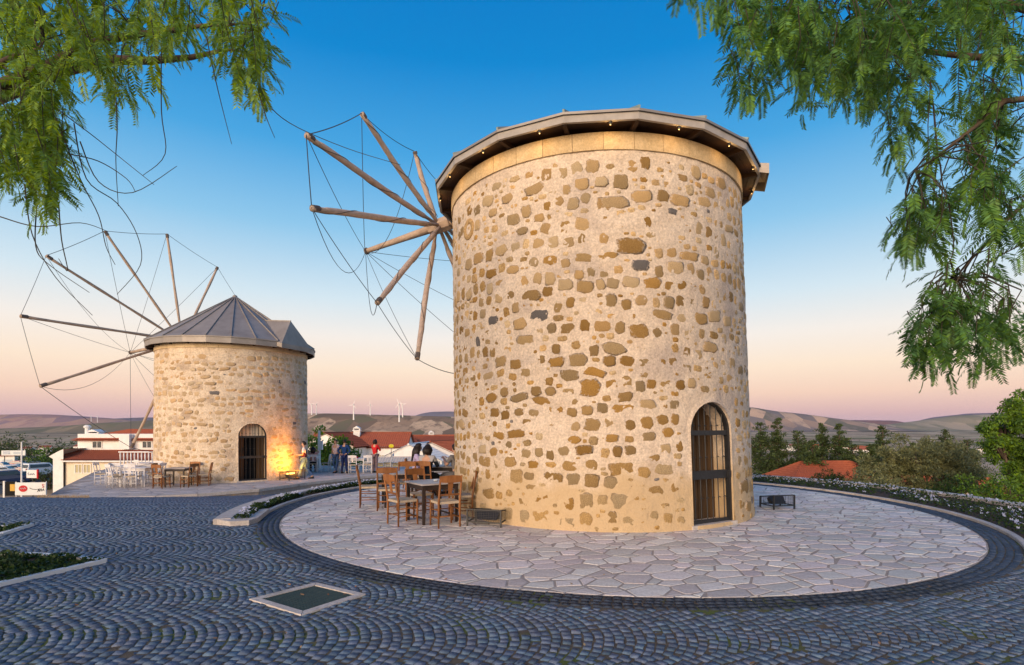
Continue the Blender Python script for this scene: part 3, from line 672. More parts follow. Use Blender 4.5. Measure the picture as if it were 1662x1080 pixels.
    if n_st < 350:                         # fanlight boards over the open doorway
        for k in range(9):
            s0, s1 = -dw/2+dw*(k+.05)/9, -dw/2+dw*(k+.95)/9; sm = (s0+s1)/2; zt = sp_+math.sqrt(max(0, (dw/2)**2-sm*sm))+.02
            MB().add([D(s0, .3, sp_+.02), D(s1, .3, sp_+.02), D(s1, .3, zt), D(s0, .3, zt)], [(0,1,2,3)]).build('fanlight_board', M['cream'], root)
    gate = empty('gate'); gate.parent = root; gd = .07
    g0 = [D(s, gd, z) for s, z in [(s*(1-.05/dw), z) for s, z in arc[1:-1]]]
    fr = MB(); 
    for i in range(len(g0)-1): fr.bar(g0[i], g0[i+1], .05, .085, up=(math.cos(th_d), math.sin(th_d), 0))
    fr.build('gate_frame', M['iron'], gate)
    for z, hgt in ((dz0+.03, .06), (dz0+(sp_-dz0)*.53, .15 if n_st > 350 else .1), (sp_-.01, .085)):
        MB().bar(D(-dw/2, gd, z), D(dw/2, gd, z), hgt if False else .045, hgt).build('gate_rail', M['iron'], gate)
    nb = 6
    for k in range(1, nb+1):
        s = -dw/2+dw*k/(nb+1); zt = sp_+math.sqrt((dw/2)**2-s*s)-.02
        MB().tube([D(s, gd+.004, dz0+.03), D(s, gd+.004, zt)], .0095, 6).build('gate_bar', M['iron'], gate)
        for zf in (.27, .72, 1.07):
            z = dz0+(sp_-dz0)*zf; MB().tube([D(s-.035, gd-.012, z), D(s, gd-.016, z+.018), D(s+.035, gd-.012, z)], .008, 5).build('gate_collar', M['iron'], gate)
    MB().box(D(dw/2-.06, gd-.05, dz0+(sp_-dz0)*.53), (.05, .05, .12), th_d+math.pi/2).build('lock', M['iron'], gate)
    # stones set in the plaster
    placed = []
    def ok(th, z, w, h, gap):
        for t2, z2, w2, h2 in placed:
            ds = abs(((th-t2+math.pi) % (2*math.pi))-math.pi)*R0
            if ds > .8: continue
            a_ = ds/((w+w2)/2+gap); b_ = abs(z-z2)/((h+h2)/2+gap*.8)
            if a_**3.5+b_**3.5 < 1: return False
        return True
    top = H-labels['band']-.07
    out_ = []
    for px, py, w, h, mk in labels['special']:
        th, z = rayhit(px, py, C, R0-.03); z -= zb
        placed.append((th, z, w, h)); out_.append((th, z, w, h, mk, 0))
    if labels.get('ring'):
        th, z = rayhit(*labels['ring'], C, R0-.05); z -= zb; placed.append((th, z, .42, .42))
        rgm = MB(); vs = []; n_ = 22
        for r, y in ((.205,.03), (.205,-.012), (.19,-.02), (.115,-.018), (.10,-.004), (.10,.03)):
            vs += [(r*math.cos(6.2832*i/n_)*(1+.03*math.sin(i*3)), y, r*math.sin(6.2832*i/n_)) for i in range(n_)]
        rgm.add(vs, [(q*n_+i, q*n_+(i+1)%n_, (q+1)*n_+(i+1)%n_, (q+1)*n_+i) for q in range(5) for i in range(n_)])
        rgm.build('ring_stone', mats['pale'], root, smooth=True, loc=P(th, z), rot=(0, 0, th+math.pi/2))
        st_ = stone_variant('stone', mats['pale'], 77); o = link('stone', st_, root, loc=P(th, z), rot=(0, 0, th+math.pi/2)); o.scale = (.12, 1, .13)
    def choose(z, sdoor):
        mk = 'stone'
        if n_st > 350:
            if z > 4.3: mk = 'pale' if rg.random() < .75 else 'stone'
            elif z > 3.3: mk = 'pale' if rg.random() < .45 else 'stone'
            elif z < 1.2: mk = 'big' if rg.random() < .75 else 'stone'
            elif rg.random() < .12: mk = 'pale'
            if sdoor > -.5 and z > 1.2 and rg.random() < .6: mk = 'pale'
        if rg.random() < .012: mk = 'grey'
        return mk
    z = .1; lw = labels['roww']
    while z < top-.08:
        rh = rg.uniform(*labels['rowh'])*(1.25 if z < 1.0 and n_st > 350 else 1); s_ = -R_(104)*R0+rg.uniform(0,.3); wob = rg.uniform(0, 6)
        while s_ < R_(104)*R0:
            w = rg.choice((rg.uniform(lw[0], lw[1]), rg.uniform(lw[0], lw[0]*1.5)))*(1.2 if z < 1.0 and n_st > 350 else 1); h = min(rh*rg.uniform(.72,1.02), w*1.25); th = thc+(s_+w/2)/R0; zz = z+rh/2+rg.uniform(-.05,.05)+.06*math.sin(s_*.9+wob)
            s_ += w+rg.uniform(.025,.075)+(rg.uniform(.05,.2) if rg.random() < .1 else 0)
            sdoor = ((th-th_d+math.pi) % (2*math.pi)-math.pi)*R0
            if zz+h/2 > top-.02 or (abs(sdoor) < dw/2+w/2+.13 and zz < dh+h/2+.14): continue
            if n_st > 350 and -.4 < sdoor < 1.5 and 1.9 < zz < 4.1 and rg.random() < .65: continue
            if not ok(th, zz, w, h, .004): continue
            placed.append((th, zz, w, h)); out_.append((th, zz, w, h, choose(zz, sdoor), rg.uniform(-.22,.22)))
        z += rh+rg.uniform(.0,.035)
    classes = labels['classes']
    for wmin, wmax, count, gap in classes:
        tr = 0; got = 0
        while got < count and tr < count*40:
            tr += 1; th = thc+rg.uniform(-R_(104), R_(104)); z = rg.uniform(.05, top); w = rg.uniform(wmin, wmax); h = w*rg.uniform(.5, .95)
            if z < 1.15 and n_st > 350: w *= 1.15; h *= 1.15
            if z > top-.05-h/2 or z < h*.4: continue
            sdoor = ((th-th_d+math.pi) % (2*math.pi)-math.pi)*R0
            if abs(sdoor) < dw/2+w/2+.14 and z < dh+h/2+.14: continue
            if n_st > 350 and -.3 < sdoor < 1.4 and dh < z < 4.0 and rg.random() < .6: continue
            if not ok(th, z, w, h, gap): continue
            placed.append((th, z, w, h))
            mk = choose(z, sdoor)
            out_.append((th, z, w, h, mk, rg.uniform(-.16,.16))); got += 1
    vis = lambda s: s[2]*s[3]*max(.05, math.cos(s[0]-thc))
    sp0 = out_[:len(labels['special'])]; rest_ = sorted(out_[len(sp0):], key=vis, reverse=True)
    out_ = sp0+rest_
    VAR = {mk: [stone_variant('stone', mats[mk], 100*i+seed+hash(mk)%7*0+len(mk)) for i in range(10)] for mk in ('stone','pale','grey','big')}
    jm = {mk: [[], [], 0] for mk in VAR}
    for i, (th, z, w, h, mk, tl) in enumerate(out_):
        me = rg.choice(VAR[mk]); loc = P(th, z, rg.uniform(-.004,.006)+max(0, .9-z)*.03); rot = (0, tl, th+math.pi/2)
        if i < 300:
            o = link('stone', me, root, loc=loc, rot=rot); o.scale = (w, 1, h)
        else:
            mt = Matrix.Translation(loc) @ Matrix.Rotation(rot[2], 4, 'Z') @ Matrix.Rotation(tl, 4, 'Y') @ Matrix.Diagonal((w, 1, h, 1)); J = jm[mk]; b = len(J[0])
            J[0] += [mt @ v.co for v in me.vertices]; J[1] += [tuple(b+q for q in p.vertices) for p in me.polygons]
    for mk, J in jm.items():
        if J[0]: MB().add(J[0], J[1]).build('small_stones', mats[mk], root, smooth=True, kind='stuff')
    # dressed course under the eaves
    nbk = labels['blocks']; b0 = H-labels['band']; 
    for k in range(nbk):
        a0, a1 = 2*math.pi*(k+.008)/nbk, 2*math.pi*(k+.992)/nbk; vs = []
        for z in (b0, H):
            for q in range(4):
                a_ = a0+(a1-a0)*q/3; vs += [P(a_, z, -.05), P(a_, z, .032)]
        fs = [(q*2+1, q*2+3, 8+q*2+3, 8+q*2+1) for q in range(3)]+[(q*2, q*2+2, q*2+3, q*2+1)[::1] for q in range(3)]+[(8+q*2+1, 8+q*2+3, 8+q*2+2, 8+q*2) for q in range(3)]+[(0,1,9,8), (6,14,15,7)]
        MB().add(vs, fs).build('course_block', mats['ashlar'], root)
    # cap: fascia boards, soffit, rafters, metal roof
    cx = lean*H; z0, z1 = fas; apex = z1+rise
    co = lambda r, k: Vector((cx+r*math.cos(facet0+2*math.pi*k/nf), r*math.sin(facet0+2*math.pi*k/nf), 0))
    for k in range(nf):
        a, b, ai, bi = co(Re, k), co(Re, k+1), co(Re-.05, k), co(Re-.05, k+1)
        up = Vector((0,0,z1)); lo = Vector((0,0,z0))
        MB().add([a+lo, b+lo, b+up, a+up, ai+lo, bi+lo, bi+up, ai+up], [(0,1,2,3),(1,0,4,5),(5,4,7,6),(3,2,6,7)]).build('fascia_board', mats['fascia'], root)
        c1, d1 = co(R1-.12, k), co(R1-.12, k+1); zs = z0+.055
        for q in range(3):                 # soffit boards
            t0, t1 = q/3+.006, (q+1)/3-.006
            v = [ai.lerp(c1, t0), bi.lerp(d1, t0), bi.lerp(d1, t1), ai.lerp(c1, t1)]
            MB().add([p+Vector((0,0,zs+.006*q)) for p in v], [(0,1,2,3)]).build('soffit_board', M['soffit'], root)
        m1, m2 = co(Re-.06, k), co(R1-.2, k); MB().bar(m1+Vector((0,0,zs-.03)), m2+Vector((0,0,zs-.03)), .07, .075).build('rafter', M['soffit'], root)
        er, fr_ = co(Re+.03, k), co(Re+.03, k+1); ap = Vector((cx, 0, apex)); zr = Vector((0,0,z1+.012))
        MB().add([er+zr, fr_+zr, ap+(fr_-ap+zr)*.0, er+Vector((0,0,z1-.03)), fr_+Vector((0,0,z1-.03))], [(0,1,2),(3,4,1,0)]).build('roof_panel', mats['roof'], root)
        MB().bar(er*1.0+zr+Vector((0,0,.02)), ap.lerp(er+zr, .03)+Vector((0,0,.02)), .035, .05).build('roof_seam', mats['seam'], root)
    MB().lathe([(.02,-.05),(.11,-.03),(.10,.03),(.03,.07),(.004,.075)], 12, (cx, 0, apex)).build('roof_finial', mats['roof'], root)
    # wheel: shaft, hub, bowsprit, spars, ropes
    a_w, tilt, hub_px, spr_px, tips, sr, hs = wheel
    n_ = Vector((-math.cos(a_w)*math.cos(tilt), math.sin(a_w)*math.cos(tilt), math.sin(tilt)))
    # hub point: on the view line through hub_px, above the plan line of the shaft
    kx = (hub_px[0]-831)/F; CX = C[0]+cx; s_ = (CX-kx*C[1])/(math.cos(a_w)+kx*math.sin(a_w)); HY = C[1]+s_*math.sin(a_w); Hp = at(hub_px[0], hub_px[1], HY)-Vector((C[0], C[1], zb))
    base = Vector((cx, 0, Hp.z-s_*math.tan(tilt)))
    MB().tube([base+n_*1.2, Hp+n_*.25], hs*.8, 12).build('shaft', M['spar'], root, smooth=True)
    MB().tube([Hp-n_*.28, Hp-n_*.26, Hp+n_*.32, Hp+n_*.34], [hs*.9, hs*1.25, hs*1.25, hs*.9], 8).build('hub', M['spar'], root)
    org = Vector((C[0], C[1], zb)); eye = Vector((0, 0, CH))
    def on_plane(px, py):
        r = Vector(((px-831)/F, 1, (HZ-py)/F)); t = (Hp+org-eye).dot(n_)/r.dot(n_); return eye+r*t-org
    # tail dormer
    tdir = -Vector((n_.x, n_.y, 0)).normalized(); tsd = Vector((-tdir.y, tdir.x, 0)); cc = Vector((cx, 0, 0))
    ro, hwid = Re+.13, labels['tailw']
    ridge_o = cc+tdir*(ro-.35)+Vector((0,0,z1+tail_h)); ridge_i = cc+tdir*.5+Vector((0,0,min(apex-.15, z1+tail_h+.25)))
    bl, br = cc+tdir*ro-tsd*hwid+Vector((0,0,z0-.03)), cc+tdir*ro+tsd*hwid+Vector((0,0,z0-.03)); bli, bri = cc+tdir*1.6-tsd*hwid*1.2+Vector((0,0,z1+.35)), cc+tdir*1.6+tsd*hwid*1.2+Vector((0,0,z1+.35))
    bl2, br2 = bl+Vector((0,0,.2)), br+Vector((0,0,.2))
    MB().add([ridge_o, ridge_i, bl2, br2, bli, bri, bl, br], [(1,4,2,0),(5,1,0,3),(0,2,3),(2,6,7,3),(4,6,2),(5,3,7)]).build('tail_dormer', mats['roof'], root)
    MB().bar(ridge_o, ridge_i, .05, .05).build('dormer_ridge', mats['seam'], root)
    wh = empty('sail_wheel'); wh.parent = root
    tipv = [on_plane(*t) for t in tips]
    u = n_.cross(Vector((0,0,1))).normalized(); w_ = u.cross(n_)
    ang = [math.atan2((t-Hp).dot(w_), (t-Hp).dot(u)) for t in tipv]; ml = sum((t-Hp).length for t in tipv)/len(tipv)
    allt = list(zip(ang, tipv))
    for k in range(12):
        ph = ang[0]+k*math.pi/6
        if min(abs((ph-q+math.pi) % (2*math.pi)-math.pi) for q, _ in allt) < R_(19): continue
        tp = Hp+(u*math.cos(ph)+w_*math.sin(ph))*ml; pw_ = tp+org; X, Yy = 831+F*pw_.x/pw_.y, HZ-F*(pw_.z-CH)/pw_.y
        if labels['hide'][0] < X < labels['hide'][1] and labels['hide'][2] < Yy < labels['hide'][3]: allt.append((ph % (2*math.pi), tp))
    print(labels['mill'][:20], 'hub', [round(q, 2) for q in Hp], 's', round(s_, 2), 'spars', [round((t-Hp).length, 2) for _, t in allt])
    for ph, tp in allt:
        d = (tp-Hp); L_ = d.length; off = n_*random.uniform(-.08,.12); st = Hp+off; pts = []; rd = []
        sd_ = d.cross(n_).normalized()
        for i in range(12):
            t = i/11; pts.append(st+(tp-st)*t+sd_*math.sin(t*5+ph)*.012+n_*math.sin(t*math.pi)*.03); rd.append(sr*(.8+.1*math.sin(t*17+ph)))
        spar = MB().tube(pts, rd, 8).build('spar', M['spar'], wh, smooth=True)
        if labels['wrap']:                 # furled sail cloth wound round the pole
            pts2 = []; rd2 = []
            for i in range(34):
                t = .14+.8*i/33; q = ph+t*9; pts2.append(st+(tp-st)*t+n_*math.sin(t*math.pi)*.03+(sd_*math.cos(q)+n_*math.sin(q))*sr*.07); rd2.append(sr*(.92+.22*math.sin(math.pi*min(1, t*1.05))+.03*math.sin(i*1.1))*(1 if i not in (0, 33) else .7))
            MB().tube(pts2, rd2, 9).build('furled_sail', M['canvas'], spar, smooth=True)
            rp = []; 
            for i in range(60):
                t = .12+.84*i/59; q = ph+t*17; rr_ = sr*(1.0+.2*math.sin(math.pi*t)); rp.append(st+(tp-st)*t+n_*math.sin(t*math.pi)*.03+(sd_*math.cos(q)+n_*math.sin(q))*rr_)
            MB().tube(rp, .007, 4).build('lashing', M['rope'], spar)
        MB().tube([st+(tp-st)*.965, st+(tp-st)*.998], [sr*1.0, sr*.98], 8).build('spar_tip', M['rope'], spar)
    L_ = 0; best = None
    for i in range(60):
        q = Hp+n_*(.5+i*.06); pw_ = q+org; e_ = math.hypot(831+F*pw_.x/pw_.y-spr_px[0], HZ-F*(pw_.z-CH)/pw_.y-spr_px[1])
        if best is None or e_ < best[0]: best = (e_, q)
    tip = best[1]; MB().tube([Hp, Hp.lerp(tip, .5), tip], [hs*.75, hs*.55, hs*.42], 10).build('bowsprit', M['spar'], wh, smooth=True)
    MB().tube([tip-n_*.06, tip], hs*.6, 10).build('bowsprit_ring', M['rope'], wh)
    def cat(a, b, sag, r, nm, m=14):
        a, b = Vector(a), Vector(b); pts = [a.lerp(b, i/m)-Vector((0,0,1))*sag*4*(i/m)*(1-i/m) for i in range(m+1)]
        MB().tube(pts, r, 4).build(nm, M['wire'], wh)
    srt = sorted(allt, key=lambda q: q[0] % (2*math.pi)); wr = labels['wr']
    for i in range(len(srt)):
        a_, b_ = srt[i], srt[(i+1)%len(srt)]
        dphi = (b_[0]-a_[0]) % (2*math.pi); cat(a_[1], b_[1], .05+max(0, dphi-.6)*.45, wr, 'rim_rope')
    for i, (ph, tp) in enumerate(srt): cat(tp, tip, random.choice((.05,.1,.5,.8)), wr*.8, 'stay_wire')
    return root, thc, P, VAR
MM = dict(mortar=M['mortar'], stone=M['stone'], pale=M['stone_pale'], grey=M['stone_grey'], big=M['stone_big'], ashlar=M['ashlar'], fascia=M['fascia'], roof=M['roofmetal'], seam=M['copper'])
mill, thc1, P1, _ = build_mill(PC, 0.0, 3.245, 3.147, -.0227, 6.79, (R_(-59.4), 1.08, 2.22, .07), 400, MM, 3.52, 1.7, (6.82, 6.97), .3, R_(-85.7), 18,
    (.35, -.18, (716,366), (591,405), [(497,219),(587,184),(673,246),(506,338),(612,492),(677,583)], .056, .15),
    dict(mill='large stone windmill with ochre rubble set in pale mortar, nearest the camera', band=.30, blocks=38, ring=(769,372), hide=(775,1200,230,760), tailw=.45, wrap=True, wr=.0085,
         special=[(1036,398,.50,.27,'stone'), (1051,429,.30,.20,'grey'), (883,512,.38,.24,'grey'), (806,520,.28,.19,'grey'), (1021,292,.27,.27,'stone'), (841,355,.30,.23,'stone'), (858,552,.38,.2,'stone'), (930,609,.36,.24,'stone'), (963,630,.36,.3,'stone'), (1010,327,.5,.22,'pale'), (993,330,.28,.26,'pale'),(1065,800,.3,.3,'big'),(840,775,.3,.34,'big'),(815,780,.22,.32,'big')],
         roww=(.15,.42), rowh=(.16,.29), classes=[(.15,.28,300,.02), (.06,.15,520,.012)]), 11)
M2 = dict(MM); M2.update(mortar=M['mortar2'], stone=M['stone2'], pale=M['stone2'], big=M['stone2'], seam=M['roofmetal'], fascia=M['roofmetal'], ashlar=mat('ashlar2', (.66,.50,.30), (.56,.41,.23), 6, .9, .01, 30, var=.1))
PC2 = (-13.2, 25.6)
mill2, thc2, P2, _ = build_mill(PC2, TZ, 3.25, 3.2, 0, 5.93, (R_(-50.5), 1.15, 2.52, .06), 300, M2, 3.58, 2.45, (5.86, 6.12), 1.05, R_(10), 24,
    (.36, -.10, (297,554), (213,579), [(75,415),(170,375),(271,380),(353,434),(33,513),(65,627),(213,727)], .075, .17),
    dict(mill='smaller looking stone windmill with grey conical metal roof on the raised terrace', band=.24, blocks=44, hide=(255,495,500,760), tailw=.9, wrap=False, wr=.011,
         special=[(348,638,.42,.16,'grey')], roww=(.2,.46), rowh=(.17,.27), classes=[(.08,.17,120,.03)]), 23)
# small lamps under the eaves of the near mill (lit)
M['bulb'] = mat('bulb', (1,.8,.5), (1,.8,.5), 2, .5, emit=(1,.62,.22), estr=.8)
for k in range(-4, 5):
    th = thc1+R_(20*k+6); r = 3.42; p = Vector((PC[0]-.0227*6.8+r*math.cos(th), PC[1]+r*math.sin(th), 6.78))
    lr = empty('eave_lamp', p, cat='lamp', group='bulbs under the eaves')
    lr['label'] = 'small warm bulb under the near mill eaves, '+['at the left end', 'second from the left end', 'third from the left end', 'fourth from the left end', 'in the middle', 'fourth from the right end', 'third from the right end', 'second from the right end', 'at the right end'][k+4]
    MB().lathe([(.03,.06),(.03,.01),(.02,0)], 8).build('lamp_socket', M['iron'], lr); MB()  .ball((0,0,-.005), .011, 8, 6).build('lamp_bulb', M['bulb'], lr, smooth=True)
    ld = bpy.data.lights.new('eave_light', 'POINT'); ld.energy = 1.6; ld.color = (1,.58,.2); ld.shadow_soft_size = .05
    lo = bpy.data.objects.new('lamp_light', ld); COL.objects.link(lo); lo.parent = lr; lo.location = (0, 0, -.09)
# caged floodlights on the ground
def flood(loc, rz, w, d, h, label, lit=None):
    r = empty('caged_floodlight', loc, rz, label=label, cat='floodlight', group='caged floodlights at the foot of the mills')
    t = .022
    for sx in (-1, 1):
        for sy in (-1, 1): MB().box((sx*w/2, sy*d/2, h/2*(1 if sy < 0 else .8)), (t*1.3, t*1.3, h*(1 if sy < 0 else .8))).build('leg', M['iron'], r)
    for z, nm in ((.08, 'lower_rail'), (None, 'upper_rail')):
        q = [(-w/2,-d/2), (w/2,-d/2), (w/2,d/2), (-w/2,d/2)]
        for i in range(4):
            a, b = q[i], q[(i+1)%4]; za = z if z else (h if a[1] < 0 else h*.8); zb_ = z if z else (h if b[1] < 0 else h*.8)
            MB().bar((a[0], a[1], za), (b[0], b[1], zb_), t, t).build(nm, M['iron'], r)
    wm = MB()
    for k in range(1, 14):
        x = -w/2+w*k/14; wm.bar((x, -d/2, .08), (x, -d/2, h), .004); wm.bar((x, d/2, .08), (x, d/2, h*.8), .004); wm.bar((x, -d/2, h), (x, d/2, h*.8), .004)
    for k in range(1, 7):
        z = .08+(h-.08)*k/7; wm.bar((-w/2, -d/2, z), (w/2, -d/2, z), .004)
    for sx in (-1, 1):
        for k in range(1, 8): y = -d/2+d*k/8; wm.bar((sx*w/2, y, .08), (sx*w/2, y, h*(1-.2*k/8)), .004)
    wm.build('mesh_guard', M['iron'], r)
    MB().add([(-w*.3,-d*.2,.1),(w*.3,-d*.2,.1),(w*.36,d*.1,.25),(-w*.36,d*.1,.25),(-w*.24,d*.25,.08),(w*.24,d*.25,.08),(w*.3,d*.3,.2),(-w*.3,d*.3,.2)], [(0,1,2,3),(5,4,7,6),(0,4,5,1),(3,2,6,7),(1,5,6,2),(0,3,7,4)]).build('lamp_housing', M['iron'], r)
    MB().bar((-w*.4, 0, .13), (w*.4, 0, .13), .03).build('bracket', M['iron'], r)
    return r
v = gnd(790, 846); flood((-.44, 9.78, 0), R_(-14), .62, .5, .30, 'black caged floodlight on the pavement beside the tables at the near mill')
v = gnd(1265, 826); flood((v.x, v.y+.1, 0), R_(14), .52, .42, .30, 'black caged floodlight on the pavement to the right of the near mill door')
th = thc2+R_(38); fl = Vector((PC2[0]+3.72*math.cos(th), PC2[1]+3.72*math.sin(th), TZ))
fr = flood(fl, th+math.pi/2, .9, .55, .42, 'lit caged floodlight glowing orange against the far mill wall')
M['lens'] = mat('lens', (1,.7,.3), (1,.7,.3), 2, .3, emit=(1,.55,.12), estr=4)
MB().box((0, .12, .24), (.42, .03, .12)).build('lamp_lens', M['lens'], fr)
ld = bpy.data.lights.new('flood', 'SPOT'); ld.energy = 460; ld.color = (1,.38,.035); ld.spot_size = R_(140); ld.spot_blend = 1.0; ld.shadow_soft_size = .3
lo = bpy.data.objects.new('lamp_light', ld); COL.objects.link(lo); lo.parent = fr; lo.location = (0, -.5, .35); lo.rotation_euler = (R_(128), 0, 0)
# ================================================================== tables and chairs
def make_chair(wood, seat, nm='taverna_chair'):
    r = empty(nm); W_, D_, SH, BH = .40, .38, .45, .92
    for sx in (-1, 1):
        MB().tube([(sx*W_/2*1.02, -D_/2*1.02, 0), (sx*W_/2, -D_/2, .2), (sx*W_/2, -D_/2, SH+.01)], [.015,.02,.021], 7).build('leg', wood, r, smooth=True)
        MB().tube([(sx*W_/2*1.02, D_/2*1.02, 0), (sx*W_/2, D_/2, SH), (sx*W_/2, D_/2+.085, BH)], [.016,.021,.017], 7).build('back_post', wood, r, smooth=True)
    n = 8; vs = []                        # woven seat, slightly dished, on four rails
    for j in range(n+1):
        for i in range(n+1):
            u, v = i/n*2-1, j/n*2-1; vs.append((u*W_/2*1.04, v*D_/2*1.04, SH+.012-.014*(1-max(abs(u), abs(v)))+.003*math.cos(16*max(abs(u), abs(v)))))
    m0 = MB().add(vs, [(j*(n+1)+i, j*(n+1)+i+1, (j+1)*(n+1)+i+1, (j+1)*(n+1)+i) for j in range(n) for i in range(n)])
    b = [(-1,-1),(1,-1),(1,1),(-1,1)]
    m0.add([(x*W_/2*1.04, y*D_/2*1.04, z) for z in (SH-.03, SH+.0115) for x, y in b], [(3,2,1,0),(0,1,5,4),(1,2,6,5),(2,3,7,6),(3,0,4,7)])
    m0.build('seat', seat, r)
    yb = lambda z: D_/2+.085*(z-SH)/(BH-SH)
    tr = MB(); vs = []
    for i in range(9):
        t = i/8; x = (t-.5)*W_*1.06; zt = BH+.01-.018*(2*t-1)**2; y = yb(.88)+.012*(1-(2*t-1)**2)
        vs += [(x, y-.011, .80+.012*(2*t-1)**2), (x, y+.011, .80+.012*(2*t-1)**2), (x, y+.013, zt), (x, y-.009, zt)]
    fs = [(0,1,2,3)[::-1], (32,33,34,35)]+[(i*4+k, i*4+(k+1)%4, (i+1)*4+(k+1)%4, (i+1)*4+k) for i in range(8) for k in range(4)]
    tr.add(vs, fs).build('top_rail', wood, r)
    MB().add([(-.05, yb(.81)-.006, .81), (.05, yb(.81)-.006, .81), (.032, yb(.6)-.006, .6), (-.032, yb(.6)-.006, .6), (-.05, yb(.81)+.008, .81), (.05, yb(.81)+.008, .81), (.032, yb(.6)+.008, .6), (-.032, yb(.6)+.008, .6)], [(0,1,2,3)[::-1],(4,5,6,7),(0,4,7,3)[::-1],(1,2,6,5)[::-1]]).build('splat', wood, r)
    MB().bar((-W_/2, yb(.585), .585), (W_/2, yb(.585), .585), .02, .034).build('back_rail', wood, r)
    for z, a in ((.14, .0), (.28, .0)):
        for sx in (-1, 1): MB().tube([(sx*W_/2, -D_/2, z+.03), (sx*W_/2, D_/2, z+.03)], .0105, 6).build('stretcher', wood, r, smooth=True)
        MB().tube([(-W_/2, -D_/2, z), (W_/2, -D_/2, z)], .0105, 6).build('stretcher', wood, r, smooth=True)
    MB().tube([(-W_/2, D_/2, .2), (W_/2, D_/2, .2)], .0105, 6).build('stretcher', wood, r, smooth=True)
    return r
def make_table(wood, top, L_=.78, W_=.78, h=.745, nm='taverna_table', leg=.055):
    r = empty(nm)
    MB().box((0,0,h-.014), (L_, W_, .028)).build('tabletop', top, r)
    for sx in (-1, 1):
        for sy in (-1, 1): MB().box((sx*(L_/2-.055), sy*(W_/2-.055), (h-.029)/2), (leg*.8, leg*.8, h-.029), taper=1.25).build('leg', wood, r)
        MB().box((sx*(L_/2-.055), 0, h-.075), (.022, W_-.16, .09)).build('apron', wood, r); MB().box((0, sx*(W_/2-.055), h-.075), (L_-.16, .022, .09)).build('apron', wood, r)
        MB().box((sx*(L_/2-.055), 0, .12), (.022, W_-.16, .03)).build('foot_rail', wood, r)
    return r
CB = make_chair(M['chairwood'], M['rush']); CW = make_chair(M['whitewood'], M['rush']); TB = make_table(M['tablewood'], M['tabletop']); TW = make_table(M['whitewood'], M['whitewood'], 1.0, .75)
used = set()
def put(proto, cat, x, y, z, rz, label, group):
    o = proto if proto.name not in used else copy_tree(proto)
    used.add(proto.name); o.location = (x, y, z); o.rotation_euler = (0, 0, rz); o['label'] = label; o['category'] = cat; o['group'] = group; return o
GB = 'brown taverna chairs'; GT = 'dark taverna tables'; GW = 'white chairs on the terrace'; GX = 'white tables on the terrace'
face = lambda d: R_(d+90)                 # chair faces -Y locally: turn so that it faces direction d (degrees, from +X)
t1 = (-1.51, 10.16); put(TB, 'table', *t1, 0, R_(35), 'dark table with grey top, frontmost beside the near windmill', GT)
put(CB, 'chair', -2.0, 9.82, 0, face(40), 'brown rush-seat chair at the front left corner of the frontmost table', GB)
put(CB, 'chair', -1.2, 9.64, 0, face(120), 'brown chair seen from behind, drawn up to the front of the frontmost table', GB)
put(CB, 'chair', -1.84, 10.72, 0, face(302), 'brown chair facing us across the frontmost table', GB)
put(CB, 'chair', -1.0, 10.47, 0, face(196), 'brown chair squeezed between the frontmost table and the near mill wall', GB)
put(TB, 'table', -2.55, 12.15, 0, R_(18), 'dark table with grey top behind and left of the frontmost one', GT)
put(CB, 'chair', -3.18, 11.98, 0, face(14), 'leftmost brown chair on the round pavement, side on', GB)
put(CB, 'chair', -2.66, 11.5, 0, face(100), 'brown chair with its back to us at the second table', GB)
put(CB, 'chair', -2.5, 12.85, 0, face(282), 'brown chair on the far side of the second table', GB)
put(TB, 'table', -1.82, 14.22, 0, R_(8), 'dark table where three people sit beside the near mill', GT)
put(CB, 'chair', -2.14, 13.5, 0, face(75), 'brown chair under the person in the grey and black jumper', GB)
put(CB, 'chair', -2.55, 14.3, 0, face(5), 'brown chair under the woman with long dark hair', GB)
put(CB, 'chair', -1.42, 13.82, 0, face(140), 'brown chair under the man at the mill wall', GB)
put(CB, 'chair', -2.85, 15.2, 0, face(200), 'empty brown chair behind the seated people', GB)
# brown set at the foot of the far mill
put(TB, 'table', -13.25, 21.35, TZ, R_(8), 'dark table at the foot of the far mill', GT)
for x, y, d, lab in ((-13.55,20.78,80,'brown chair nearest the road at the table by the far mill'), (-13.95,21.4,5,'brown chair between the white tables and the dark table'), (-12.72,21.15,165,'brown chair on the right of the dark table by the far mill'), (-12.45,21.75,200,'rightmost brown chair against the far mill wall'), (-13.1,21.95,270,'brown chair behind the dark table by the far mill')):
    put(CB, 'chair', x, y, TZ, face(d), lab, GB)
for i, (x, y, rz, lab) in enumerate(((-15.0,21.5,6,'white table next to the brown chairs by the far mill'), (-16.05,22.3,12,'white table at the left end of the terrace group'), (-15.2,23.2,6,'white table at the back of the left terrace group'), (-16.6,24.2,0,'white table farthest back left of the far mill'), (-8.05,27.75,4,'white table in front of the person in red'), (-10.75,28.4,8,'white table by the woman in pink'), (-9.4,29.4,0,'white table behind the standing men'))):
    put(TW, 'table', x, y, TZ, R_(rz), lab, GX)
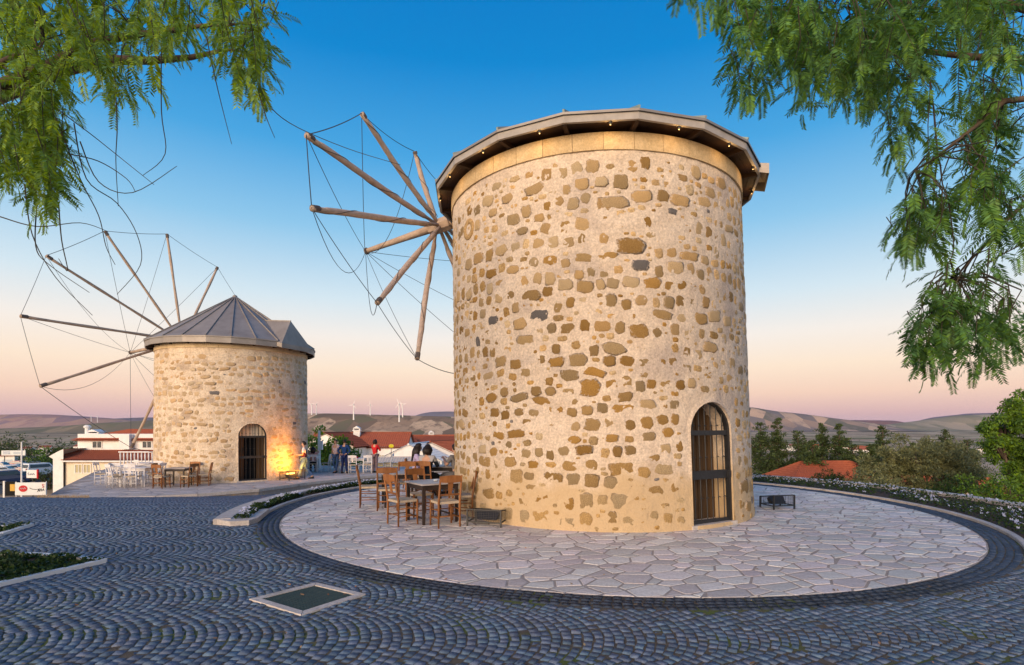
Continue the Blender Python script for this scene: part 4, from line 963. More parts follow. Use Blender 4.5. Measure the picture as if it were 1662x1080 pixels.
for x, y, d, lab in ((-15.5,21.0,60,'white chair at the front of the left terrace group'), (-14.75,20.95,95,'white chair in front of the white table next to the brown set'), (-14.3,21.6,180,'white chair between the white table and the brown set'), (-15.8,21.55,20,'white chair at the left end of the nearest white table'),
        (-16.75,22.0,10,'leftmost white chair of the terrace group'), (-15.9,21.75,95,'white chair in front of the left end table'), (-15.0,22.5,270,'white chair behind the nearest white table'), (-15.6,23.8,270,'white chair behind the back white table'), (-16.2,23.6,60,'white chair at the far left back table'), (-14.6,22.9,190,'white chair close to the far mill wall'),
        (-8.0,27.15,90,'white chair with its back to us before the table of the person in red'), (-7.35,27.3,110,'white chair just left of the person in red'), (-8.75,27.9,0,'white chair left of the table with the red cloth'), (-7.3,28.1,200,'white chair behind the person in red'), (-6.6,28.6,180,'rightmost white chair on the terrace'), (-10.35,27.95,110,'white chair under the woman in pink'), (-9.8,28.3,180,'white chair between the woman in pink and the striped shirt'), (-11.1,29.0,280,'white chair behind the table by the woman in pink'), (-9.1,28.8,100,'white chair behind the man in blue')):
    put(CW, 'chair', x, y, TZ, face(d), lab, GW)
M['redcloth'] = mat('redcloth', (.45,.03,.035), (.33,.02,.025), 8, .9)
MB().box((0,0,.02), (.5,.34,.04), .1).box((.02,.02,.055), (.4,.28,.028), .3).build('folded_cloth', M['redcloth'], label='folded red cloths on the white table before the person in red', cat='cloth', loc=(-8.2, 27.75, TZ+.747))
M['paper'] = mat('paper', (.75,.75,.72), (.66,.66,.62), 5, .8); M['glassw'] = mat('glassw', (.6,.65,.7), (.5,.55,.6), 5, .1, spec=.8)
def small(kind, loc, label):
    if kind == 'tumbler': return MB().lathe([(.028,0),(.034,.1),(.031,.1),(.026,.006)], 12).build('tumbler', M['glassw'], loc=loc, label=label, cat='glass', group='glasses on the table of the seated three')
    if kind == 'menu': return MB().box((0,-.006,.105), (.15,.008,.21), mat=Matrix.Rotation(.2, 3, 'X')).box((0,.03,.105), (.15,.008,.21), mat=Matrix.Rotation(-.2, 3, 'X')).build('menu_card', M['paper'], loc=loc, label=label, cat='menu')
    if kind == 'tray': return MB().lathe([(.03,0),(.045,.012),(.05,.03),(.044,.028),(.03,.008)], 12).build('ashtray', M['glassw'], loc=loc, label=label, cat='ashtray')
small('menu', (-1.72,14.1,.747), 'folded blue and white menu standing on the table of the seated three'); small('tumbler', (-1.95,14.3,.747), 'clear glass nearest the woman with long hair'); small('tumbler', (-1.62,14.35,.747), 'clear glass beside the menu card'); small('tray', (-1.45,10.2,.747), 'small ashtray on the frontmost dark table')
# ================================================================== people
SK = mat('skin', (.50,.29,.20), (.42,.23,.155), 8, .6); HAIRM = mat('hair', (.022,.014,.010), (.012,.008,.006), 20, .55, .002, 60); HAIR2 = mat('hairgrey', (.07,.05,.04), (.04,.03,.025), 20, .6)
def skin_obj(name, V, E_, Rr, m, parent, sub=2):
    me = bpy.data.meshes.new(name); me.from_pydata([tuple(v) for v in V], E_, []); o = bpy.data.objects.new(name, me); COL.objects.link(o)
    o.modifiers.new('s', 'SKIN'); 
    if not me.skin_vertices: me.skin_vertices.new()
    sv = me.skin_vertices[0].data
    for i, r in enumerate(Rr): sv[i].radius = r if hasattr(r, '__len__') else (r, r); sv[i].use_root = (i == 0)
    sb = o.modifiers.new('u', 'SUBSURF'); sb.levels = sub; sb.render_levels = sub
    dg = bpy.context.evaluated_depsgraph_get(); me2 = bpy.data.meshes.new_from_object(o.evaluated_get(dg)); bpy.data.objects.remove(o)
    me2.materials.clear(); me2.materials.append(m); me2.polygons.foreach_set('use_smooth', [True]*len(me2.polygons))
    return link(name, me2, parent)
def person(loc, rz, J, label, top, legs, shoe, hair, sleeve='short', hairlen=0, scale=1.0, group='people on the terrace', vest=None):
    r = empty('person', loc, rz, label=label, cat='person', group=group); r.scale = (scale,)*3
    V = lambda *k: [Vector(J[q]) for q in k]
    pel, ch, nk, hd = V('pelvis','chest','neck','head'); mid = pel.lerp(ch, .5); up = (hd-nk).normalized()
    fw = Vector(J.get('look', (0,-1,0))).normalized(); ht = hd+up*.085; chin = nk.lerp(hd, .45)+fw*.02
    verts = [pel, mid, ch, nk, chin, hd+fw*.008, ht]; rad = [(.125,.10), (.115,.09), (.135,.095), .048, (.055,.062), (.072,.088), (.055,.068)]
    ed = [(0,1),(1,2),(2,3),(3,4),(4,5),(5,6)]
    nose = len(verts); verts.append(hd+fw*.108-up*.022); rad.append(.011); ed.append((5, nose))
    for s in ('l','r'):
        sh, el, wr = V('sh'+s, 'el'+s, 'wr'+s); hn = wr+(wr-el).normalized()*.055; b = len(verts)
        verts += [sh, sh.lerp(el, .5), el, wr, hn]; rad += [.052, .043, .036, .025, (.018,.034)]; ed += [(2,b),(b,b+1),(b+1,b+2),(b+2,b+3),(b+3,b+4)]
        hp, kn, an, to = V('hp'+s, 'kn'+s, 'an'+s, 'to'+s); b = len(verts)
        verts += [hp, hp.lerp(kn, .5), kn, kn.lerp(an, .4), an, to]; rad += [.082, .072, .052, .05, .034, .03]; ed += [(0,b),(b,b+1),(b+1,b+2),(b+2,b+3),(b+3,b+4),(b+4,b+5)]
    body = skin_obj('body', verts, ed, rad, SK, r)
    fm = MB()                              # five separate bent fingers on each hand, ears
    for s in ('l','r'):
        el, wr = V('el'+s, 'wr'+s); d = (wr-el).normalized(); sd_ = d.cross(Vector((0,0,1)));
        if sd_.length < .2: sd_ = d.cross(fw)
        sd_.normalize(); nr = sd_.cross(d); pc = wr+d*.085
        for q, (o_, ln) in enumerate(((-.024,.062),(-.008,.074),(.008,.078),(.023,.068))): a = pc+sd_*o_; fm.tube([a-d*.02, a+d*ln*.5, a+d*ln*.85-nr*ln*.35], [.009,.008,.006], 6)
        a = wr+d*.04-sd_*.03; fm.tube([a, a-sd_*.022+d*.025, a-sd_*.026+d*.055], [.01,.009,.007], 6)
        e_ = hd+(fw.cross(up).normalized())*(.07 if s == 'l' else -.07); fm.ball(e_, (.014,.02,.028), 6, 5)
    fm.build('hands_and_ears', SK, body, smooth=True)
    em = MB(); sdv = fw.cross(up).normalized()
    for k in (-1, 1): em.ball(hd+fw*.083+sdv*k*.03+up*.006, .011, 6, 5)
    em.bar(hd+fw*.086-up*.055-sdv*.022, hd+fw*.086-up*.055+sdv*.022, .006, .008); em.build('eyes_and_mouth', HAIRM, body)
    # clothes
    tv = [pel-Vector((0,0,.03)), mid, ch, ch.lerp(nk, .72)]; trd = [(.15,.125), (.138,.112), (.155,.115), (.07,.065)]; te = [(0,1),(1,2),(2,3)]
    for s in ('l','r'):
        sh, el, wr = V('sh'+s, 'el'+s, 'wr'+s); b = len(tv)
        if sleeve == 'short': tv += [sh, sh.lerp(el, .75)]; trd += [.068, .058]; te += [(2,b),(b,b+1)]
        else: tv += [sh, sh.lerp(el, .5), el, wr]; trd += [.068, .06, .053, .038]; te += [(2,b),(b,b+1),(b+1,b+2),(b+2,b+3)]
    skin_obj('shirt', tv, te, trd, top, r)
    if vest: skin_obj('vest', [pel-Vector((0,0,.02)), mid, ch, ch.lerp(nk, .6)], [(0,1),(1,2),(2,3)], [(.165,.14), (.155,.13), (.178,.135), (.085,.08)], vest, r)
    lv = [pel]; lr_ = [(.145,.125)]; le = []
    for s in ('l','r'):
        hp, kn, an = V('hp'+s, 'kn'+s, 'an'+s); b = len(lv); lv += [hp, hp.lerp(kn, .5), kn, an]; lr_ += [.098, .09, .07, .06]; le += [(0,b),(b,b+1),(b+1,b+2),(b+2,b+3)]
    skin_obj('trousers', lv, le, lr_, legs, r)
    for s in ('l','r'):
        an, to = V('an'+s, 'to'+s); d = (to-an); d.z = 0; d = d.normalized() if d.length > .01 else fw; c = Vector((an.x, an.y, 0))+d*.07; zb_ = max(0, min(an.z, to.z)-.075)
        q = d.cross(Vector((0,0,1)))
        pts = [(-.10,.035),(-.04,.042),(.06,.046),(.13,.04),(.165,.015),(.165,-.015),(.13,-.04),(.06,-.046),(-.04,-.042),(-.10,-.035)]
        n_ = len(pts); vs = [c+d*a+q*b+Vector((0,0,zb_)) for a, b in pts]+[c+d*a*.95+q*b*.9+Vector((0,0,zb_+(.095 if a < 0 else .065 if a < .1 else .04))) for a, b in pts]
        MB().add(vs, [tuple(range(n_))[::-1], tuple(range(n_, 2*n_))]+[(i, (i+1)%n_, n_+(i+1)%n_, n_+i) for i in range(n_)]).build('shoe', shoe, r, smooth=True)
    # hair: cap, and long locks where the photo shows them
    hm = MB(); n_, m_ = 14, 8; vs = []; cen = hd+up*.03-fw*.012
    for j in range(m_+1):
        a = math.pi/2*j/m_*1.45
        for i in range(n_):
            b = 2*math.pi*i/n_; fd = math.cos(b)
            rr_ = .098*(1+.06*noise.noise((i*1.7, j*1.3, loc[0]))); dn = a if fd < .35 else min(a, R_(62))
            vs.append(cen+up*math.cos(dn)*rr_*1.1+(fw*fd*1.08+sdv*math.sin(b)*.92)*math.sin(dn)*rr_)
    hm.add(vs, [(j*n_+i, j*n_+(i+1)%n_, (j+1)*n_+(i+1)%n_, (j+1)*n_+i) for j in range(m_) for i in range(n_)])
    if hairlen:
        for i in range(30):
            b = R_(75)+R_(210)*i/29; st = cen+(fw*math.cos(b)*.085+sdv*math.sin(b)*.082)+up*.02; ln = hairlen*random.uniform(.8,1.05)
            hm.tube([st, st-up*ln*.4+(fw*math.cos(b)+sdv*math.sin(b))*.025, st-up*ln+(fw*math.cos(b)+sdv*math.sin(b))*.01], [.024,.026,.008], 6)
    hm.build('hair', hair, r, smooth=True)
    return r
def stand(**k):
    J = dict(pelvis=(0,0,.93), chest=(0,-.01,1.30), neck=(0,0,1.46), head=(0,-.015,1.585), shl=(.175,0,1.385), shr=(-.175,0,1.385), ell=(.23,.02,1.11), elr=(-.23,.02,1.11), wrl=(.23,-.05,.87), wrr=(-.23,-.05,.87),
             hpl=(.09,0,.88), hpr=(-.09,0,.88), knl=(.095,-.01,.49), knr=(-.095,-.01,.49), anl=(.1,.03,.085), anr=(-.1,.03,.085), tol=(.11,-.12,.04), tor=(-.11,-.12,.04)); J.update(k); return J
def sit(**k):
    J = dict(pelvis=(0,.02,.56), chest=(0,-.02,.92), neck=(0,-.03,1.08), head=(0,-.055,1.20), shl=(.175,-.02,1.0), shr=(-.175,-.02,1.0), ell=(.22,-.16,.78), elr=(-.22,-.16,.78), wrl=(.12,-.36,.80), wrr=(-.12,-.36,.80),
             hpl=(.09,0,.53), hpr=(-.09,0,.53), knl=(.11,-.40,.52), knr=(-.11,-.40,.52), anl=(.11,-.36,.085), anr=(-.11,-.36,.085), tol=(.11,-.5,.04), tor=(-.11,-.5,.04)); J.update(k); return J
def cloth(name, c, c2=None): return mat(name, c, c2, 14, .9, .003, 50)
JEAN = cloth('jeans', (.05,.10,.22), (.03,.065,.15)); NAVY = cloth('navy', (.012,.025,.11), (.008,.016,.07)); BLK = cloth('black_cloth', (.02,.02,.022)); SHOE = cloth('shoe_leather', (.03,.025,.022))
MAR = cloth('maroon', (.10,.018,.03)); WSH = cloth('white_shirt', (.68,.66,.64)); BLU = cloth('blue_jumper', (.012,.045,.16)); REDJ = cloth('red_jacket', (.55,.015,.02)); GREYT = cloth('grey_trousers', (.22,.15,.16)); LIL = cloth('lilac', (.45,.38,.58)); GRB = cloth('grey_cloth', (.16,.15,.15)); PNK = cloth('pink', (.62,.33,.27))
def stripes(name, c1, c2, s):
    m = cloth(name, c1); t = m.node_tree; N = t.nodes; L = t.links; w = N.new('ShaderNodeTexWave'); w.bands_direction = 'Z'; w.inputs['Scale'].default_value = s; co = N.new('ShaderNodeTexCoord'); L.new(co.outputs['Object'], w.inputs['Vector'])
    rp = N.new('ShaderNodeValToRGB'); rp.color_ramp.interpolation = 'CONSTANT'; rp.color_ramp.elements[0].color = (*c1, 1); rp.color_ramp.elements[1].color = (*c2, 1); rp.color_ramp.elements[1].position = .55; L.new(w.outputs[0], rp.inputs[0]); L.new(rp.outputs[0], N['Principled BSDF'].inputs['Base Color']); return m
STR = stripes('striped_polo', (.68,.62,.62), (.28,.12,.16), 5.5)
def split(mname, ztop, ctop, cbot):        # two-tone jumper: pale yoke above, dark below
    m = cloth(mname, ctop); t = m.node_tree; N = t.nodes; L = t.links; co = N.new('ShaderNodeTexCoord'); sp_ = N.new('ShaderNodeSeparateXYZ'); L.new(co.outputs['Object'], sp_.inputs[0]); mt = N.new('ShaderNodeMath'); mt.operation = 'GREATER_THAN'; mt.inputs[1].default_value = ztop; L.new(sp_.outputs['Z'], mt.inputs[0])
    mx = N.new('ShaderNodeMix'); mx.data_type = 'RGBA'; L.new(mt.outputs[0], mx.inputs[0]); mx.inputs[6].default_value = (*cbot, 1); mx.inputs[7].default_value = (*ctop, 1); L.new(mx.outputs[2], N['Principled BSDF'].inputs['Base Color']); return m
YOKE = split('two_tone_jumper', .90, (.34,.33,.34), (.015,.022,.032))
person((-9.42,24.35,TZ), R_(-75), stand(anl=(.09,-.22,.09), tol=(.1,-.37,.05), knl=(.09,-.14,.49), knr=(-.09,.04,.49), anr=(-.09,.38,.14), tor=(-.09,.26,.06), ell=(.24,-.04,1.12), elr=(-.24,-.04,1.12), wrl=(.10,-.28,1.10), wrr=(-.10,-.28,1.10)),
       'man in maroon waistcoat and jeans walking past the far mill', WSH, JEAN, SHOE, HAIRM, vest=MAR, scale=1.0)
person((-9.05,27.6,TZ), R_(-22), stand(anl=(.12,-.16,.09), tol=(.13,-.3,.05), knr=(-.09,-.08,.5), anr=(-.12,.2,.12), tor=(-.13,.08,.06), ell=(.25,.05,1.1), wrl=(.24,.0,.85)),
       'man in striped polo shirt and jeans walking towards us', STR, JEAN, SHOE, HAIR2, scale=1.0)
person((-8.5,27.25,TZ), R_(172), stand(ell=(.33,.06,1.12), wrl=(.17,.10,1.0), elr=(-.33,.06,1.12), wrr=(-.17,.10,1.0), tol=(.14,-.12,.04), tor=(-.14,-.12,.04), anl=(.14,.03,.085), anr=(-.14,.03,.085)),
       'man in dark blue jumper and navy trousers standing with his back to us', BLU, NAVY, SHOE, HAIRM, sleeve='long')
person((-7.02,27.55,TZ), R_(150), stand(ell=(.2,-.16,1.14), wrl=(.06,-.3,1.2), elr=(-.2,-.16,1.14), wrr=(-.06,-.3,1.2)),
       'person in red jacket and mauve trousers standing at the white table', REDJ, GREYT, SHOE, HAIRM, sleeve='long', hairlen=.16)
person((-10.35,27.95,TZ), face(110), sit(ell=(.3,-.1,1.02), wrl=(.12,-.06,1.22), elr=(-.3,-.1,1.02), wrr=(-.12,-.06,1.22)), 'woman in pink top seated with her back to us, arms raised', PNK, BLK, SHOE, HAIRM, hairlen=.3)
GP = 'people seated beside the near mill'
person((-2.14,13.5,0), face(75), sit(), 'person in grey and black jumper sitting with back to us beside the near mill', YOKE, BLK, SHOE, HAIRM, sleeve='long', hairlen=.2, group=GP)
person((-2.55,14.3,0), face(5), sit(look=(.35,-1,0)), 'woman with long dark hair and lilac top seated at the table by the mill', LIL, cloth('lilac_skirt', (.42,.36,.5)), SHOE, HAIRM, sleeve='long', hairlen=.42, group=GP)
person((-1.42,13.82,0), face(140), sit(wrl=(.1,-.38,.93), wrr=(-.08,-.38,.93)), 'man in grey shirt seated against the near mill wall', GRB, GRB, SHOE, HAIRM, sleeve='short', group=GP)
# ================================================================== buildings
WIN_CACHE = {}
def window(parent, p, w, h, nrm, shut=False, name='window'):
    # p: centre on the wall face, nrm: outward direction
    n = Vector(nrm).normalized(); u = Vector((-n.y, n.x, 0)); p = Vector(p)
    def slab(a0, a1, z0, z1, d0, d1): return [p+u*a+n*d+Vector((0,0,z)) for d in (d0, d1) for a, z in ((a0,z0),(a1,z0),(a1,z1),(a0,z1))]
    FS = [(3,2,1,0),(4,5,6,7),(0,1,5,4),(1,2,6,5),(2,3,7,6),(3,0,4,7)]
    fr = MB(); t = .09
    for q in ((-w/2,-w/2+t,-h/2,h/2), (w/2-t,w/2,-h/2,h/2), (-w/2+t,w/2-t,-h/2,-h/2+t), (-w/2+t,w/2-t,h/2-t,h/2), (-t*.4,t*.4,-h/2+t,h/2-t)): fr.add(slab(*q, -.02, .07), FS)
    wo = fr.build(name, M['white'], parent)
    for s in (-1, 1): MB().add(slab(*((-w/2+t, -t*.4) if s < 0 else (t*.4, w/2-t)), -h/2+t, h/2-t, -.01, .02), FS).build('pane', M['shutter'] if shut else M['glass'], wo)
    return wo
def chimney(parent, x, y, z, w, h, m):
    c = MB().box((x, y, z+h/2), (w, w, h)).box((x, y, z+h+.06), (w*1.25, w*1.25, .1)).build('chimney', m, parent)
    MB().add([(x+a*w*.6, y+b*w*.6, z+h+.3) for a, b in ((-1,-1),(1,-1),(1,1),(-1,1))]+[(x, y-w*.6, z+h+.62), (x, y+w*.6, z+h+.62)], [(0,1,4),(2,3,5),(1,2,5,4),(3,0,4,5),(3,2,1,0)]).build('chimney_cap', m, c)
    for k in (-1, 1): MB().box((x+k*w*.45, y, z+h+.2), (w*.16, w*.8, .24)).build('cap_post', m, c)
def tile_roof(parent, A, B, C_, D_, m, nm='roof', rows=None):   # A,B eave ends, C,D ridge ends (C above B); rows of rounded tiles
    A, B, C_, D_ = [Vector(v) for v in (A, B, C_, D_)]; W_ = max((B-A).length, (C_-D_).length); L_ = ((D_-A).length+(C_-B).length)/2
    nr = (B-A).cross(D_-A).normalized(); nr = nr if nr.z > 0 else -nr
    nu = max(6, int(W_/.26)); nv = max(3, int(L_/.42)); vs = []; fs = []
    for j in range(nv):
        for e in (0, 1):
            t = (j+e)/nv
            l, r_ = A.lerp(D_, t), B.lerp(C_, t)
            for i in range(nu*3+1):
                q = i/(nu*3); h = (.045 if i % 3 == 1 else .03 if i % 3 == 2 else 0)+(.0 if e else .035); vs.append(l.lerp(r_, q)+nr*h)
    k = nu*3+1
    for j in range(nv*2-1): fs += [(j*k+i, j*k+i+1, (j+1)*k+i+1, (j+1)*k+i) for i in range(k-1)]
    b = len(vs); vs += [A-nr*.12, B-nr*.12, C_-nr*.12, D_-nr*.12]; fs += [(b+3, b+2, b+1, b)]
    return MB().add(vs, fs).build(nm, m, parent)
def house(x, y, w, d, h, rh, rz, label, wall, roof, wins=(), over=.35, gable=True, chim=(), group='houses of the town', z=None, door=None):
    z = T(x, y)-.2 if z is None else z
    r = empty('house', (x, y, z), rz, label=label, cat='house', group=group)
    m0 = MB()
    if gable:                              # ridge along local x
        vs = [(-w/2,-d/2,0),(w/2,-d/2,0),(w/2,d/2,0),(-w/2,d/2,0),(-w/2,-d/2,h),(w/2,-d/2,h),(w/2,d/2,h),(-w/2,d/2,h),(-w/2,0,h+rh),(w/2,0,h+rh)]
        m0.add(vs, [(0,1,5,4),(2,3,7,6),(1,2,6,9,5),(3,0,4,8,7)]).build('wall', wall, r)
        e = rh/(d/2)*over; X = w/2+over*.6
        tile_roof(r, (-X,-d/2-over,h-e+.05), (X,-d/2-over,h-e+.05), (X,0,h+rh+.05), (-X,0,h+rh+.05), roof); tile_roof(r, (X,d/2+over,h-e+.05), (-X,d/2+over,h-e+.05), (-X,0,h+rh+.05), (X,0,h+rh+.05), roof)
        MB().tube([(-X,0,h+rh+.07), (X,0,h+rh+.07)], .11, 6).build('ridge', roof, r)
    else:
        m0.box((0,0,h/2), (w,d,h)).build('wall', wall, r); k = min(w, d)/2*.95; o = over; e = .12
        P_ = [(-w/2-o,-d/2-o,h-e),(w/2+o,-d/2-o,h-e),(w/2+o,d/2+o,h-e),(-w/2-o,d/2+o,h-e)]; A, B = ((-w/2+k,0,h+rh),(w/2-k,0,h+rh)) if w >= d else ((0,-d/2+k,h+rh),(0,d/2-k,h+rh))
        if w >= d: q = [(P_[0],P_[1],B,A),(P_[1],P_[2],B,B),(P_[2],P_[3],A,B),(P_[3],P_[0],A,A)]
        else: q = [(P_[0],P_[1],A,A),(P_[1],P_[2],B,A),(P_[2],P_[3],B,B),(P_[3],P_[0],A,B)]
        for f in q: tile_roof(r, *f, roof)
    for (side, a, zz, ww, hh, sh) in wins:
        n = {'f':(0,-1,0),'b':(0,1,0),'l':(-1,0,0),'r':(1,0,0)}[side]; p = {'f':(a,-d/2,zz),'b':(a,d/2,zz),'l':(-w/2,a,zz),'r':(w/2,a,zz)}[side]; window(r, p, ww, hh, n, sh)
    if door: dz = MB().box((door, -d/2-.02, 1.05), (1.0,.08,2.1)).build('door', M['plank'], r); MB().ball((door+.38, -d/2-.09, 1.05), .05, 6, 5).build('handle', M['iron'], dz)
    for cxx, cyy, cw, chh in chim: chimney(r, cxx, cyy, h+rh*.2, cw, chh+rh*.8, wall)
    return r
# white two-tier house left of the far mill (facade square to the road)
HY = 66.0; sc = HY/F; X_ = lambda px: (px-831)*sc; Z_ = lambda py, Y=HY: CH-(py-HZ)*Y/F
r = empty('house', (X_(168), HY, Z_(784)), label='white two-tier house with red tiled roofs behind the far mill', cat='house', group='houses of the town')
O = r.location; lx = lambda px: X_(px)-O.x; lz = lambda py, Y=HY: Z_(py, Y)-O.z
MB().box(((lx(106)+lx(262))/2, 4, lz(748)/2-.6), (lx(262)-lx(106), 8, lz(748)+1.2)).build('lower_wall', M['cream'], r)
Y2 = HY+3.2; u0, u1 = (126-831)*Y2/F-O.x, (275-831)*Y2/F-O.x
MB().box(((u0+u1)/2, 3.2+3, (lz(714, Y2)+lz(735, Y2))/2), (u1-u0, 6, lz(714, Y2)-lz(735, Y2)+1.5)).build('upper_wall', M['white'], r)
tile_roof(r, (lx(103), -.5, lz(747)), (lx(264), -.5, lz(747)), (u1+1, 3.15, lz(730.5, Y2)), (u0-1.2, 3.15, lz(730.5, Y2)), M['tile'], 'lower_roof')
MB().bar((lx(103), -.52, lz(748.5)), (lx(264), -.52, lz(748.5)), .12, .16).build('gutter', M['white'], r)
ez, rz_ = lz(714, Y2), lz(697, Y2+3); ua, ub = u0-.6, u1+.6; hipx = ua+5.2
tile_roof(r, (ua, 2.7, ez), (ub, 2.7, ez), (ub, 6.2, rz_), (hipx, 6.2, rz_), M['tile'], 'upper_roof'); tile_roof(r, (ua, 9.7, ez), (ua, 2.7, ez), (hipx, 6.2, rz_), (hipx, 6.2, rz_), M['tile'], 'upper_roof'); tile_roof(r, (ub, 9.7, ez), (ua, 9.7, ez), (hipx, 6.2, rz_), (ub, 6.2, rz_), M['tile'], 'upper_roof')
# white wing wall on the left with sloping top
wl, wr_ = lx(84), lx(106)
MB().add([(wl+.4,-.3,-1.2),(wr_,-.3,-1.2),(wr_,-.3,lz(729)),(lx(97),-.3,lz(733)),(wl-.1,-.3,lz(741)),(wl+.4,-.3,lz(745)),(wl+.4,7,-1.2),(wr_,7,-1.2),(wr_,7,lz(729)),(lx(97),7,lz(733)),(wl-.1,7,lz(741)),(wl+.4,7,lz(745))], [(0,1,2,3,4,5),(0,5,11,6),(5,4,10,11),(4,3,9,10),(3,2,8,9)]).build('wing_wall', M['white'], r)
for px in (128, 142, 179): window(r, (lx(px), 0, lz(761)), .95, 1.15, (0,-1,0), True)
for px in (158, 239): window(r, ((px-831)*Y2/F-O.x, 3.2, lz(722, Y2)), 1.3, .95, (0,-1,0))
chimney(r, (139-831)*Y2/F-O.x, 5.0, lz(712, Y2), 1.3, .55, M['white']); MB().lathe([(.28,0),(.28,1.5),(.42,1.55),(.42,1.75),(.2,1.9)], 10, ((130-831)*Y2/F-O.x, 4.4, lz(714, Y2))).build('flue', M['white'], r)
MB().box(((209-831)*Y2/F-O.x, 2.9, lz(717, Y2)), (1.3, 1.1, 1.9)).build('stair_block', M['white'], r)
# railing along the back-left edge of the terrace, in front of that house
fr = empty('railing', (-24.2, 33.2, TZ), label='low white baluster railing on the left of the terrace', cat='railing')
for k in range(30):
    p = Vector((k*.22, -.002*k, 0)); MB().lathe([(.04,0),(.05,.1),(.03,.3),(.05,.55),(.035,.75)], 6, (p.x, p.y, 0)).build('baluster', M['whitewood'], fr)
MB().bar((-.1, 0, .79), (6.6, -.06, .79), .1, .07).build('handrail', M['whitewood'], fr); MB().bar((-.1, 0, .02), (6.6, -.06, .02), .12, .05).build('base_rail', M['whitewood'], fr)
# red-roofed house below the right side of the knoll
zr = CH-(749-HZ)*52/F
house(30.4, 52.0, 10.6, 6.2, 2.6, 2.0, R_(3), 'low house with broad terracotta roof right of the near mill, below the pavement', M['cream'], M['tile'], wins=(('r',0,1.5,1.2,1.0,False),('l',-1,1.5,1.0,1.0,False)), z=zr-4.55, over=.5, gable=False)
MB().add([(0,0,0),(2.6,-.1,0),(1.15,-.05,.95),(0,.35,0),(2.6,.25,0),(1.15,.3,.95)], [(0,1,2),(5,4,3),(0,3,4,1),(1,4,5,2),(2,5,3,0)]).build('gable_wall', M['cream'], bpy.data.objects[[o.name for o in bpy.data.objects if o.get('label','').startswith('low house')][0]], loc=(2.6,-2.3,3.0))
house(38.5, 52.0, 5, 4.5, 2.4, 1.3, R_(-12), 'second terracotta roof half hidden by the olive tree', M['cream'], M['tile'], z=-6.9)
house(62.0, 72.0, 6, 5, 2.6, 1.4, R_(20), 'terracotta roofed house glimpsed between the olive and the big green tree', M['cream'], M['tile'], z=-9.4)
# houses between the two mills
W6 = lambda px, Y: (px-831)/F*Y
def hz(py, Y): return CH-(py-HZ)/F*Y
house(W6(684,62), 62, 10, 7.2, 2.5, 1.7, R_(84), 'white house whose wide plain gable faces us between the mills', M['white'], M['white'], wins=(('l',1.5,1.4,1.8,1.2,False),('l',-2,1.4,1.0,1.2,False)), z=hz(779,62), over=.15)
house(W6(590,70), 70, 12, 8, 3.6, 1.6, R_(4), 'white house with long red roof behind the person in red', M['white'], M['tile'], wins=(('f',-3,2.0,1.1,1.2,False),('f',0,2.0,1.1,1.2,False),('f',3,2.0,1.1,1.2,True)), z=hz(768,70), chim=((-.6,-1,.8,.3),))
house(W6(548,66), 66, 6, 7, 3.4, 1.5, R_(80), 'narrow white gabled house with blue shutters behind the striped shirt', M['white'], M['tiledark'], wins=(('l',0,2.1,1.0,1.3,False),), z=hz(768,66))
house(W6(625,82), 82, 9, 7, 3.4, 1.8, R_(35), 'white house with steep red roof left of the yellow lamp', M['white'], M['tiledark'], z=hz(764,82), wins=(('f',0,2,1.2,1.2,False),))
house(W6(690,88), 88, 10, 7, 3.4, 1.7, R_(20), 'white house with red roof above the long haired woman', M['white'], M['tile'], z=hz(758,88), chim=((1,0,.7,.2),), wins=(('f',-2,2,1.2,1.2,False),('f',2,2,1.2,1.2,False)))
house(W6(722,66), 66, 7, 8, 2.6, 1.6, R_(70), 'low white house with red roof beside the near mill edge', M['white'], M['tile'], z=hz(772,66))
house(W6(735,84), 84, 9, 7, 3.0, 1.6, R_(-15), 'dark red roofed house nearest the near mill wall', M['cream'], M['tiledark'], z=hz(756,84))
house(W6(640,56), 56, 4, 4, 2.2, .4, R_(5), 'small ochre shed under the yellow lamp', M['shutter'], M['kerb'], z=hz(784,56), wins=(('f',-1,1.3,1,1,False),('f',1.2,1.3,.8,1,False)))
# street lamp with yellow shade
lp = empty('street_lamp', (W6(635,36), 36, hz(772,36)-1.2), label='thin lamp post with yellow globe between the mills', cat='street lamp')
hL = hz(727,36)-lp.location.z
MB().tube([(0,0,0),(0,0,hL)], [.035,.022], 8).build('post', M['roofmetal'], lp); M['yellow'] = mat('yellow_globe', (.85,.62,.04), (.8,.55,.03), 3, .5, emit=(1,.65,.02), estr=.5)
MB().lathe([(.03,0),(.13,.02),(.17,.1),(.14,.2),(.04,.24)], 14, (0,0,hL)).build('globe', M['yellow'], lp, smooth=True)
pl = empty('utility_pole', (W6(518,30.5), 30.5, TZ-.6), label='pale thin post at the right edge of the far mill', cat='post'); MB().tube([(0,0,0),(0,0,hz(699,30.5)-TZ+.6)], [.10,.07], 8).build('post', M['white'], pl); MB().box((.1,-.05,1.9), (.22,.16,.5)).build('meter_box', M['white'], pl)
